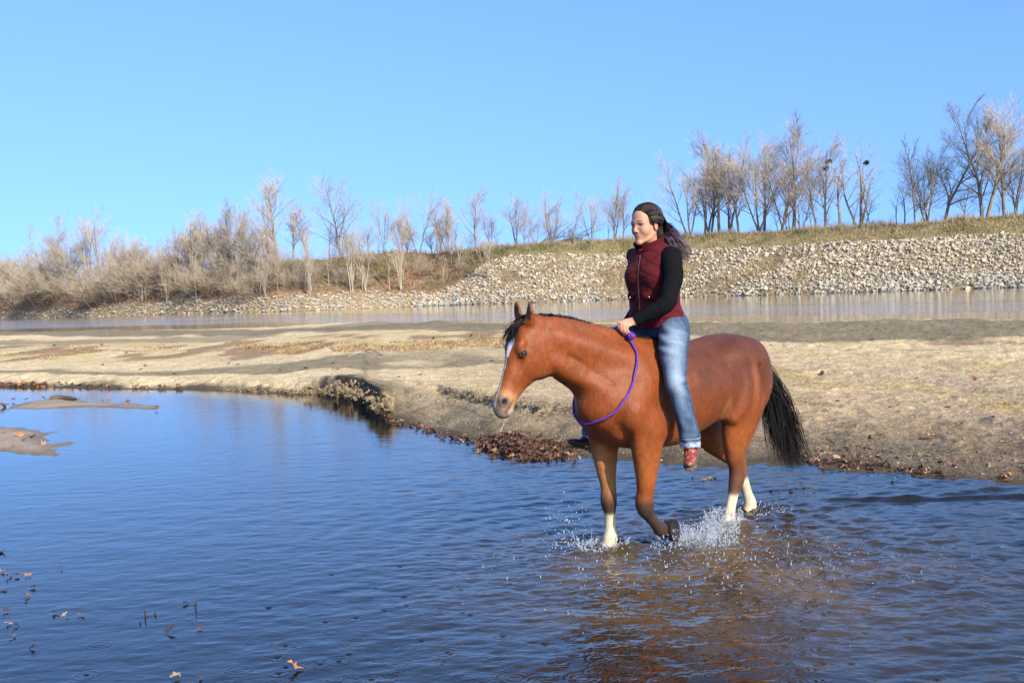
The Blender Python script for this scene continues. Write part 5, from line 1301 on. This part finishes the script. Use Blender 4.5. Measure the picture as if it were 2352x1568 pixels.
cc = blend(np.tile([.020, .014, .011], (len(V), 1)), [.045, .030, .030], lowness * .8)
hm = mk('hair', V, Q, m_hair, rider, col=cc)
r = np.random.RandomState(12); Vs, Fs, Cs, nb = [], [], [], 0
for q in range(3600):
    ph = r.uniform(-1.6, 1.6) if r.rand() < .62 else r.uniform(.9, 1.75) * (1 if r.rand() < .7 else -1); f0 = np.interp(abs(ph), [0, .8, 1.3, 1.75], [.088, .076, .052, .026]) + r.uniform(-.06, .004) * (r.rand() < .6)
    ch = np.clip(ph * .9, -1.8, 1.8); P = [scalp(f0, ph, .002)]
    drop = .55 * max(0, abs(ph) - .5) * r.uniform(.2, 1.0)
    for f in (.045, .0, -.045, -.08):
        if f < f0 - .01: P.append(scalp(f, ph + ((f0 - f) * .9 * (abs(ph) < 1.1) + drop * max(0, -f) * 7) * np.sign(ph), .004 + r.uniform(0, .014) + .010 * max(0, -f) * 10 * r.rand()))
    a = r.uniform(0, 6.28); L = r.uniform(.55, 1.12); wob = r.normal(size=3) * .008
    G = [HR(-.080, -.012, 0), np.array([.178, .028, 2.052]), np.array([.125, .048, 1.998]), np.array([.065, .058, 1.950])]; w = [.078, .080, .076, .058]
    side = np.array([-.3, math.sin(ph) * .9, math.cos(ph) * .55 - (1.0 * r.rand() if abs(ph) > .9 else 0)]); side /= np.linalg.norm(side)
    m = int(2 + 2 * min(L, 1))
    for i in range(m): P.append(G[i] + side * w[i] * r.uniform(.80, 1.10) + wob * (i + 1) * .7 + np.array([.009 * math.cos(ph * 5 + i * 1.9), .012 * math.sin(ph * 6 + i * 2.2), .010 * math.cos(ph * 4 + i * 2.6)]))
    if L > .95: P.append(P[-1] + np.array([-.022, .004, -.018]) + r.normal(size=3) * .010)
    P = np.array(P); P = spline(P, 16); t = np.gradient(P, axis=0); cen = HC + np.array([-.02, 0, .03]); nrm = P - cen; sdv = np.cross(t, nrm); sdv /= np.linalg.norm(sdv, axis=1)[:, None] + 1e-9
    wd = .0030 * r.uniform(.6, 1.3) * np.concatenate([[.7], np.ones(9), np.linspace(1, .2, 6)])[:, None]
    Vs.append(np.stack([P - sdv * wd, P + sdv * wd], 1).reshape(-1, 3)); i = np.arange(16) * 2 + nb; Fs.append(np.stack([i[:-1], i[:-1] + 1, i[1:] + 1, i[1:]], 1)); nb += 32
    clump = .35 + 1.3 * (.5 + .5 * math.sin(ph * 13 + 2 * math.sin(ph * 5))) ; root = np.array([.030, .020, .015]) * r.uniform(.5, 1.5) * clump; tip = np.array([.13, .090, .095]) * r.uniform(.4, 1.3) * (.5 + .6 * clump) if r.rand() < .75 else np.array([.06, .042, .035])
    tt_ = np.linspace(0, 1, 16); k = sstep(.28, .62, tt_)[:, None]
    if .55 < ph < 1.15 and r.rand() < .5: tip = np.array([.15, .09, .19]) * r.uniform(.7, 1.2); k = sstep(.16, .34, tt_)[:, None]
    Cs.append(np.repeat(root * (1 - k) + tip * k, 2, 0))
mk('hair_strands', np.concatenate(Vs), np.concatenate(Fs), m_hair, rider, col=np.concatenate(Cs))
# ------------------------------------------------------------------ small things on the sand and the water
def land_at(px, py):
    px = np.atleast_1d(np.asarray(px, float)); py = np.atleast_1d(np.asarray(py, float)); z = np.full(px.shape, .25)
    for _ in range(14):
        g = ground_z(px, py, z); z = z * .5 + .5 * np.clip(land_z(g[:, 0], g[:, 1]), 0, 1)
    g = ground_z(px, py, z); g[:, 2] = z; return g
def ground_z(px, py, z):
    d = ray(px, py); t = (z - CAM_H) / d[..., 2]; return np.stack([d[..., 0] * t, d[..., 1] * t, z], -1)
def leaf_proto(seed, lobes=5, deep=.45):
    r = np.random.RandomState(seed); n = lobes * 2 + 3; a = np.linspace(-2.7, 2.7, n); rad = np.where(np.arange(n) % 2 == 0, 1 - deep, 1.0) * r.uniform(.8, 1.1, n) * (1 - .25 * np.abs(a) / 2.7)
    P = np.stack([np.cos(a) * rad, np.sin(a) * rad * .85, 0 * a], 1); cu = r.uniform(.15, .6); P[:, 2] = cu * (P[:, 1] ** 2) + .25 * P[:, 0] * r.uniform(-1, 1) + .12 * r.normal(size=n)
    V = np.vstack([[0, 0, -.04], P]); F = np.array([[0, i, i + 1] for i in range(1, n)]); return V * .5, F
LEAF = [leaf_proto(s, 5 if s % 3 else 3, .5 if s % 2 else .3) for s in range(8)]
m_leaf = material('dead_leaf', (.3, .12, .05), .6, .35, attr=True, noise=[(40, .25)])
LC = [(.12, .050, .027), (.17, .085, .042), (.075, .038, .026), (.33, .21, .12), (.40, .16, .05), (.06, .032, .022)]
leaf_mesh = {}
def leaf(px, py, size, ci, lab, group, water=False, tilt=.35, up=0.):
    size *= .62 if water else .8
    P = ground(px, py) if water else land_at(px, py)[0]
    k = (hash_seed('%d' % int(px * 7 + py)) + ci) % 8
    if (k, ci) not in leaf_mesh:
        V, F = LEAF[k]; me = mesh_data('fallen_leaf', V, F, np.tile(LC[ci], (len(V), 1)), False); me.materials.append(m_leaf); leaf_mesh[(k, ci)] = me
    o = link('fallen_leaf', leaf_mesh[(k, ci)], None, None, (P[0], P[1], P[2] + .012 + up), (tilt * math.sin(px), tilt * math.cos(py), px * 1.7), (size,) * 3)
    tag(o, lab, 'leaf', group); return o
FL = [(5, 1269, .13, 5), (3, 1314, .12, 4), (19, 1325, .14, 1), (39, 1323, .10, 0), (64, 1323, .12, 4), (139, 1306, .09, 0), (63, 1370, .11, 1), (59, 1379, .07, 5), (15, 1404, .12, 2), (74, 1350, .10, 2),
      (127, 1409, .10, 0), (150, 1414, .11, 3), (186, 1413, .11, 1), (20, 1435, .12, 3), (37, 1438, .10, 5), (29, 1462, .10, 1), (76, 1489, .10, 5), (425, 1386, .09, 2), (449, 1384, .06, 0), (442, 1427, .06, 5), (461, 1445, .10, 0)]
for i, (x, y_, s_, c_) in enumerate(FL):
    leaf(x, y_, s_, c_, 'dead brown leaf drifting on the calm water at the lower left', 'dead leaves drifting at the lower left', True, .25)
leaf(391, 1450, .19, 5, 'large dark curled leaf floating alone near the lower left', None, True, .5, .01)
leaf(676, 1538, .17, 4, 'bright orange brown curled leaf floating at the bottom edge', None, True, .6, .015)
leaf(405, 1556, .12, 3, 'pale leaf just under the bottom edge of the ripples', None, True, .2)
leaf(458, 1559, .07, 0, 'small red leaf by the pale leaf at the bottom edge', None, True, .4)
leaf(1254, 1403, .05, 3, 'tiny pale upright leaf tip in the rippled water', None, True, 1.2)
for x, y_, s_, c_ in [(1592, 1098, .09, 0), (1618, 1104, .12, 4), (1632, 1101, .10, 1), (1642, 1100, .08, 0), (1773, 1128, .12, 2), (1817, 1127, .13, 2), (1827, 1128, .10, 5), (1849, 1122, .10, 2), (1869, 1127, .11, 0), (1804, 1110, .09, 2), (1840, 1112, .08, 5), (1890, 1076, .12, 0), (1968, 1138, .10, 0), (2048, 1105, .10, 2), (2312, 1097, .18, 4), (2214, 1092, .14, 1), (1858, 1131, .08, 2), (1790, 1133, .08, 5)]:
    leaf(x, y_, s_, c_, 'wet red brown leaf floating just behind the hind legs of the horse' if x < 1900 else 'wet leaf at the edge of the water on the right', 'wet leaves around the hind legs' if x < 1900 else 'wet leaves at the right shore', True, .4)
for x, y_, s_, c_, lab in [(2208, 979, .16, 4, 'orange leaf lying in the middle of the right sand'), (2135, 1007, .14, 4, 'orange leaf on the sand nearest the tail of the horse'), (2236, 874, .17, 4, 'upright orange leaf farther up the right sand'), (2233, 853, .15, 3, 'tan leaf behind the upright orange leaf'),
                           (2302, 938, .11, 4, 'small orange leaf near the right edge of the sand'), (2167, 830, .10, 3, 'tan curled leaf high on the right sand'), (1900, 826, .08, 4, 'tiny orange leaf on the sand behind the rump'), (2034, 1069, .14, 0, 'dark red leaf at the wrack line right of the tail'),
                           (1948, 1069, .11, 4, 'orange brown leaf right below the tip of the tail'), (2140, 1064, .16, 3, 'pale torn leaf standing in the wrack on the right')]:
    leaf(x, y_, s_, c_, lab, None, False, .7, .02)
for x, y_, s_, c_ in [(44, 1005, .30, 4), (77, 1008, .25, 1), (56, 1015, .20, 2), (32, 1029, .16, 3), (99, 1024, .22, 3), (10, 1000, .2, 1), (294, 928, .25, 0), (304, 922, .22, 4), (359, 940, .20, 0), (288, 930, .25, 3), (235, 926, .2, 3), (120, 915, .22, 1), (100, 918, .2, 4), (60, 921, .25, 0), (30, 922, .22, 4), (4, 935, .35, 4), (15, 934, .28, 1), (200, 922, .18, 3), (250, 924, .2, 1), (150, 917, .2, 0)]:
    leaf(x, y_, s_, c_, 'orange brown leaf stranded on a low mud flat at the left', 'leaves stranded on the mud flats', True, .5, .03)
def leaf_mass(name, label, P, S, r, tilt=.8, cols=LC, wts=None):
    n = len(P); ci = r.choice(len(cols), n, p=wts); C = np.array(cols)[ci] * r.uniform(.6, 1.3, (n, 1))
    V, F, C = scatter(LEAF, P, S, rot_mats(r, n, tilt), C); o = mk(name, V, F, m_leaf, None, col=C, smooth=False, kind='stuff'); tag(o, label, 'leaves'); return o
r = np.random.RandomState(8)
n = 1500; x = r.normal(1215, 60, n); y_ = np.interp(x, [1090, 1130, 1200, 1320, 1400], [1012, 1022, 1030, 1030, 1030]) + r.normal(0, 11, n) * np.interp(x, [1090, 1180, 1350], [.5, 1, .7])
k = (x > 1098) & (x < 1380); x, y_ = x[k], y_[k]; P = ground(x, y_, .02); hp_ = .11 * np.exp(-((x - 1170) / 60) ** 2) * np.exp(-((y_ - 1020) / 16) ** 2); P[:, 2] = np.clip(np.maximum(0, land_z(P[:, 0], P[:, 1])), 0, .2) * .6 + hp_ * r.uniform(.0, 1.1, len(x)) + .012
leaf_mass('leaf_pile', 'matted pile of wet reddish brown leaves at the waterline below the head of the horse', P, r.uniform(.05, .12, len(x)), r, .9, LC, [.28, .15, .32, .03, .04, .18])
n = 190; t = r.uniform(0, 1, n); x = lerp(845, 1105, t); y_ = np.interp(x, SH[:, 0], SH[:, 1]) + r.normal(2, 3.5, n) * (1 + t); P = ground(x, y_, .012)
leaf_mass('shore_leaves', 'line of dark leaves washed along the waterline left of the leaf pile', P, r.uniform(.05, .12, len(x)), r, .5, LC, [.2, .15, .35, .05, .03, .22])
n = 420; x = r.uniform(1830, 2420, n); y_ = np.interp(x, SH[:, 0], SH[:, 1]) - np.abs(r.normal(0, 17, n)) + 3; k = vn(x * .02, y_ * .05, 3.) > -.25; x, y_ = x[k], y_[k]; P = land_at(x, y_); P[:, 2] += .012
leaf_mass('wrack_leaves', 'scattered wet leaves and bark bits along the right shoreline', P, r.uniform(.03, .10, len(x)), r, .7, LC, [.15, .12, .35, .12, .04, .22])
n = 130; x = np.concatenate([r.uniform(-20, 110, 80), r.uniform(0, 430, 50)]); y_ = np.interp(x, SH[:, 0], SH[:, 1]) - np.abs(r.normal(0, 5, n)) ; P = land_at(x, y_); P[:, 2] += .02
leaf_mass('far_shore_leaves', 'brown leaves caught along the far edge of the pond at the left', P, r.uniform(.08, .20, len(x)), r, .6)
# debris specks on the sand
m_speck = material('sand_specks', (.3, .25, .2), .9, .1, attr=True)
n = 15000; x = r.uniform(1000, 2420, n) ; y_ = 785 + (np.interp(x, SH[:, 0], SH[:, 1]) - 790) * r.uniform(0, 1, n) ** .8; k = (vn(x * .012, y_ * .04, 5.) + .5 * vn(x * .05, y_ * .15, 2.)) > -.35; x, y_ = x[k], y_[k]
P = land_at(x, y_); n = len(P); P[:, 2] += .002; S = r.lognormal(math.log(.016), .45, n); ci = r.choice(5, n, p=[.30, .22, .22, .16, .10]); C = np.array([(.07, .045, .028), (.16, .10, .06), (.60, .54, .44), (.30, .22, .13), (.11, .10, .06)])[ci]
V, F, C = scatter([(v * [1, .6, .45], f) for v, f in [hull_rock(s, 8) for s in range(4)]], P, S, rot_mats(r, n, .5), C); o = mk('sand_debris', V, F, m_speck, None, col=C, smooth=False, kind='stuff'); tag(o, 'bits of gravel, bark and shell littering the sand on the right', 'debris')
# straw-like flattened grass and rusty ground cover
def patch_blades(name, label, x, y_, h, base, lean, w, seed):
    r = np.random.RandomState(seed); P = land_at(x, y_); V, F, C = blades(P - [0, 0, .004], h, r, lean, w, base, .35); o = mk(name, V, F, m_grass, None, col=C, smooth=False, kind='stuff'); tag(o, label, 'grass')
n = 16000; x = r.uniform(1000, 2420, n); y_ = 790 + (np.interp(x, SH[:, 0], SH[:, 1]) - 830) * r.uniform(0, 1, n) ** 1.1; g = land_at(x, y_); k = fbm(g[:, 0] * .9, g[:, 1] * .45, 21., o=4) > .06; x, y_ = x[k], y_[k]
patch_blades('straw_grass', 'flattened yellow straw grass in patches on the sand right of centre', x, y_, r.uniform(.012, .035, len(x)), np.array([.46, .34, .12]), 2.6, .004, 3)
n = 15000; x = r.uniform(-40, 1320, n); y_ = np.interp(x, [-40, 600, 1320], [797, 788, 772]) + r.uniform(0, 1, n) * np.interp(x, [0, 1320], [32, 24]); g = land_at(x, y_); q = fbm(g[:, 0] * .5, g[:, 1] * .35, 61., o=4); k = q > .10; x, y_, q = x[k], y_[k], q[k]
patch_blades('rusty_ground_cover', 'low rusty and yellow ground cover across the middle of the sandbar', x, y_, r.uniform(.03, .09, len(x)), np.where((vn(x * .05, y_ * .3, 4.) + .8 * r.normal(size=len(x)) > -.3)[:, None], [.26, .14, .065], [.36, .28, .11]), 1.8, .010, 4)
# crumbled clods of the cut bank
n = 900; x = np.concatenate([r.uniform(510, 890, 500), r.normal(835, 40, 400)]); x = np.clip(x, 505, 893); sy = np.interp(x, SH[:, 0], SH[:, 1]); y_ = sy - r.uniform(0, 1, n) ** .8 * np.interp(x, [510, 640, 740, 800, 890], [6, 16, 22, 46, 58])
P = land_at(x, y_); P[:, 2] = P[:, 2] * r.uniform(.70, .95, n); S = r.lognormal(math.log(.07), .5, n) * np.interp(x, [510, 740, 850], [.6, .85, 1.0])
C = lerp([.31, .23, .135], [.20, .145, .085], r.rand(n, 1)) * r.uniform(.8, 1.1, (n, 1))
V, F, C = scatter([(v * [1, 1, 1.2], f) for v, f in ROCKS[:6]], P, np.clip(S, .03, .34), rot_mats(r, n, .7), C); o = mk('bank_clods', V, F, m_sand, None, col=C, smooth=False, kind='stuff'); tag(o, 'crumbling clods of damp sand along the little cut bank at centre left', 'clods')
n = 700; x = r.uniform(1010, 1330, n); y_ = np.interp(x, [1010, 1100, 1200, 1330], [900, 912, 925, 945]) + r.normal(0, 6, n); P = land_at(x, y_); S = r.lognormal(math.log(.035), .5, n)
n2_ = 500; x2 = r.uniform(1850, 2400, n2_); y2 = np.interp(x2, [1850, 2352], [1030, 1060]) + r.normal(0, 16, n2_); P = np.vstack([P, land_at(x2, y2)]); S = np.concatenate([S, r.lognormal(math.log(.03), .5, n2_)]); n = len(P)
V, F, C = scatter(ROCKS[:6], P, np.clip(S, .01, .12), rot_mats(r, n, .7), np.tile([.20, .155, .10], (n, 1)) * r.uniform(.7, 1.2, (n, 1))); o = mk('mud_crumbs', V, F, m_sand, None, col=C, smooth=False, kind='stuff'); tag(o, 'dark crumbs of dried mud on the sloping shore behind the horse', 'mud')
# green rosettes
m_green = material('weed_green', (.1, .16, .04), .7, .3, attr=True)
def plant_mesh(seed, col):
    r = np.random.RandomState(seed); V, F, n = [], [], 0
    for k in range(13):
        a = k * 2.4; L = r.uniform(.6, 1); el = r.uniform(.2, 1.0); d = np.array([math.cos(a) * math.cos(el), math.sin(a) * math.cos(el), math.sin(el)]); s_ = np.array([-math.sin(a), math.cos(a), 0]) * .13 * L
        p = [np.zeros(3), d * L * .5 + s_, d * L * .5 - s_, d * L + [0, 0, -.2 * L]]; V += p; F += [[n, n + 1, n + 2], [n + 1, n + 3, n + 2]]; n += 4
    me = mesh_data('leaves', V, np.array(F), np.tile(col, (len(V), 1)) * r.uniform(.7, 1.3, (len(V), 1)), False); me.materials.append(m_green); return me
PM = [plant_mesh(s, c_) for s, c_ in enumerate([(.13, .19, .05), (.10, .15, .055), (.16, .18, .06), (.20, .13, .06)])]
def c4p(x, y_): return x * .3418, 717.8 + y_ * .3418
def c5p(x, y_): return 631.6 + x * .3174, 717.8 + y_ * .3174
def c6p(x, y_): return 1665 + x * .292, 717.8 + y_ * .292
PL = [(*c4p(*q), 'left') for q in [(690, 355), (1535, 345), (1600, 350), (1885, 390), (2055, 375), (975, 360), (1860, 235), (1805, 235), (1670, 240), (850, 275), (500, 143), (945, 385), (1170, 415), (365, 225), (1265, 255), (2240, 380), (680, 220)]]
PL += [(*c5p(*q), 'mid') for q in [(780, 250), (1015, 210), (1005, 245), (895, 470), (1050, 455), (455, 410), (1570, 350), (420, 370)]]
PL += [(*c6p(*q), 'right') for q in [(290, 148), (1190, 135), (635, 708), (890, 697), (1300, 745), (1370, 775), (2200, 720), (1160, 215), (360, 262), (100, 175), (1755, 745), (1510, 520)]]
TXT = dict(left='small green weed rosette on the sandbar left of the cut bank', mid='small green weed on the sand between the cut bank and the horse', right='small green weed on the sand right of the rider')
for i, (x, y_, w_) in enumerate(PL):
    P = land_at(x, y_)[0]; s_ = np.hypot(P[0], P[1]) / 2500 * 11; link_o = link('weed_plant', PM[i % 4], None, None, (P[0], P[1], P[2]), (0, 0, i * 1.9), (s_, s_, s_ * .8)); tag(link_o, TXT[w_], 'plant', 'green weeds on the sandbar, ' + w_)
for x, y_, s_, lab in [(*c6p(1030, 122), 17, 'largest bluish green weed at the water side lip of the right sandbar'), (*c5p(1410, 590), 20, 'broad leaved green weed on the slope left of the horse muzzle'), (*c5p(1415, 175), 15, 'green weed right beside the ears of the horse'), (*c5p(1145, 195), 14, 'light green weed in the sand left of the horse ears'), (*c5p(1600, 234), 8, 'single bright green weed just left of the forehead of the horse'), (*c5p(220, 405), 12, 'dark green weed standing alone left of the driftwood twig')]:
    P = land_at(x, y_)[0]; s_ = np.hypot(P[0], P[1]) / 2500 * s_; o = link('weed_plant', PM[1 if 'bluish' in lab else 0], None, None, (P[0], P[1], P[2]), (0, 0, x), (s_,) * 3); tag(o, lab, 'plant')
# dry stalks
m_stalk = material('dry_stalk', (.34, .24, .14), .9, .1)
def stalk_mesh(seed):
    r = np.random.RandomState(seed); T = Tubes(); P = [np.zeros(3)]
    for k in range(6): P.append(P[-1] + [r.normal() * .03, r.normal() * .03, .17])
    P = np.array(P); T.add(P, np.linspace(.013, .005, 7), 4)
    for k in range(9): j = r.randint(2, 7); d = r.normal(size=3) * .07; d[2] = abs(d[2]) + .04; T.add([P[j], P[j] + d], [.007, .012], 3)
    return T.data('dry_stalk', False)
SM = [stalk_mesh(s) for s in range(4)]
for i, (x, y_, h_) in enumerate([(*c6p(730, 330), 50), (*c6p(650, 262), 20), (*c6p(665, 460), 50), (*c6p(365, 440), 42), (*c6p(1778, 250), 24), (*c6p(940, 245), 14), (*c6p(1515, 420), 20), (*c6p(2180, 270), 28), (*c6p(1330, 240), 12), (*c4p(1905, 108), 14), (*c4p(590, 130), 14), (*c4p(185, 175), 18), (*c4p(1340, 185), 22), (*c4p(730, 180), 22),
                                  (*c5p(1480, 180), 38), (*c5p(500, 140), 20), (*c5p(360, 150), 16), (*c5p(1120, 130), 18), (*c5p(1350, 125), 18), (*c4p(1925, 215), 16)]):
    P = land_at(x, y_)[0]; s_ = np.hypot(P[0], P[1]) / 2500 * h_; o = link('dry_stalk', SM[i % 4], m_stalk if i < 4 else None, None, (P[0], P[1], P[2] - .01), (0, .06 * math.sin(i * 2), i * 1.3), (s_,) * 3)
    tag(o, 'thin dry weed stalk standing on the sand right of the rump' if 1665 < x else 'thin dry weed stalk standing on the far part of the sandbar', 'weed stalk', 'dry stalks right of the horse' if x > 1665 else 'dry stalks on the left sandbar')
for me in SM:
    if not me.materials: me.materials.append(m_stalk)
# sticks
m_stick = material('grey_stick', (.30, .25, .19), .85, .2, noise=[(30, .3)])
b = ground(1149, 1012)[:3]; T = Tubes(); D_ = b[1]; pt = lambda x, y_, k=0: at_dist(x, y_, D_ + k); T.add(spline([pt(1149, 1012), pt(1150, 990, .02), pt(1156, 975, .05), pt(1159, 958, .04)], 12), np.linspace(.012, .005, 12), 6); T.add([pt(1151, 992, .02), pt(1146, 982, .0), pt(1143, 979, 0)], [.006, .003, .002], 4)
o = link('upright_stick', T.data('upright_stick'), m_stick); tag(o, 'bent grey stick poking up from the leaf pile below the muzzle', 'stick')
q = [land_at(*c5p(a_, b_))[0] + [0, 0, h_] for a_, b_, h_ in ((520, 324, .01), (600, 303, .03), (690, 297, .10), (775, 312, .01))]; T = Tubes(); T.add(spline(q, 16), .016, 5); T.add([q[1], q[1] + [.5, .1, .02], q[1] + [1.0, .1, 0]], [.012, .009, .005], 4)
o = link('driftwood', T.data('driftwood'), m_stick); tag(o, 'thin pale driftwood twig lying on the dark band of the sandbar', 'driftwood')
q = [ground(*c4p(a_, b_), .05) for a_, b_ in ((335, 577), (420, 573), (510, 580))]; T = Tubes(); T.add(spline(q, 10), [.03, .05, .06, .06, .055, .05, .05, .045, .04, .02], 6); o = link('log', T.data('log'), material('wet_log', (.10, .075, .05), .7, .3)); tag(o, 'short dark log stranded on the farther mud flat', 'log')
T = Tubes(); 
for (x0, y0, x1, y1) in ((334, 1418, 333, 1401), (334, 1416, 372, 1420), (355, 1412, 358, 1404), (321, 1432, 324, 1426), (0, 1358, 17, 1355), (10, 1362, 18, 1374), (449, 1398, 450, 1380)):
    a_ = ground(x0, y0); T.add([a_, at_dist(x1, y1, a_[1])], [.005, .003], 4)
o = link('floating_twigs', T.data('floating_twigs'), material('black_twig', (.03, .02, .015), .7)); tag(o, 'small dark twigs poking from the water at the lower left', 'twigs', None, 'stuff')
a = ball(land_at(*c6p(767, 486))[0] + [0, 0, .03], .036, 12, 8); o = mk('round_stone', a[0], a[1][:, ::-1], material('dark_stone', (.07, .055, .045), .8, .2, bump=[(20, .6, .01)])); tag(o, 'round dark stone alone on the sand right of the tail', 'stone')
# ------------------------------------------------------------------ splashes: drops, spikes and little crowns thrown up by the hooves
m_drop = material('splash_water', (.84, .86, .88), .05, .8, Transmission_Weight=.75, IOR=1.33)
def ico(sub=1):
    bm = bmesh.new(); bmesh.ops.create_icosphere(bm, subdivisions=sub, radius=1); V = np.array([v.co[:] for v in bm.verts]); F = np.array([[v.index for v in f.verts] for f in bm.faces]); bm.free(); return V, F
IC = ico(1)
r = np.random.RandomState(44); P, S = [], []
def foot(i): fx, fy = [(.63, -.124), (-.90, -.095), (-.32, .12), (.31, .13)][i]; c = HO + fx * HF + fy * HL; return np.array([c[0], c[1], 0])
LEFTC = np.array([-1., -.15, 0])
def burst(c, n, rad, hmax, bias, s0=.0032, zf=2.0):
    for _ in range(n):
        a = r.uniform(0, 6.28); q = rad * math.sqrt(r.uniform(0, 1)); z = hmax * r.uniform(0, 1) ** zf * (1 - .5 * q / rad)
        P.append(c + [math.cos(a) * q, math.sin(a) * q, z] + np.asarray(bias) * r.uniform(0, 1)); S.append(s0 * r.lognormal(0, .45))
burst(foot(0), 700, .17, .09, [-.05, -.04, 0], .0026); burst(foot(0) + [-.22, 0, 0], 170, .14, .42, [-.10, .0, .02], .0024, 1.4)
burst(foot(2), 1700, .15, .17, [-.04, -.03, 0], .0027); burst(foot(3) + [.16, .04, .0], 2200, .20, .15, [.16, .04, 0], .0021)
burst(foot(1), 500, .26, .06, [.1, .05, 0], .0024); burst(foot(3), 400, .14, .14, [0, -.05, 0], .0024)
for _ in range(1000):                                                    # spray falling back over a wide patch
    c = HO + [r.normal(.10, .62), r.normal(-.75, .5)]; P.append(np.array([c[0], c[1], abs(r.normal(0, .028)) + .004])); S.append(r.lognormal(math.log(.0017), .45))
P, S = np.array(P), np.array(S); n = len(P); R = np.tile(np.eye(3), (n, 1, 1)); st_ = r.uniform(1, 2.4, n); R[:, 2, 2] = st_
V, F, _c = scatter([IC], P, S, R, np.ones((n, 3)))
T = Tubes()
def spikes(c, n, rad, h, lean):
    for _ in range(n):
        a = r.uniform(0, 6.28); d = np.array([math.cos(a), math.sin(a), 0]); b = c + d * rad * r.uniform(.6, 1.1); L = h * r.uniform(.3, 1); e = b + d * L * lean + [0, 0, L]; m_ = (b + e) / 2 + d * L * .12; T.add(spline([b, m_, e], 6), np.array([.0055, .0042, .0032, .0024, .0018, .0026]) * r.uniform(.6, 1.3), 5)
spikes(foot(0) + [0, 0, -.01], 46, .085, .085, .9); spikes(foot(0) + [-.14, .0, -.01], 10, .05, .14, .5); spikes(foot(2) + [0, 0, -.01], 90, .075, .15, .5); spikes(foot(1) + [0, 0, -.01], 26, .08, .06, .9); spikes(foot(3) + [.15, .05, -.01], 60, .12, .11, .7)
for _ in range(45):                                                     # tiny jets where drops land
    c = HO + [r.normal(.05, .5), r.normal(-.7, .4)]; T.add([[c[0], c[1], -.004], [c[0] + r.normal() * .004, c[1], r.uniform(.010, .028)]], [.0045, .0018], 5)
n0 = len(V); V = np.concatenate([V] + T.V); Fq = np.concatenate(T.F) + n0
sp = mk('water_splash', V, [F, Fq], m_drop, None, kind='stuff'); tag(sp, 'white drops and jets of water thrown up round the hooves of the horse', 'splash')
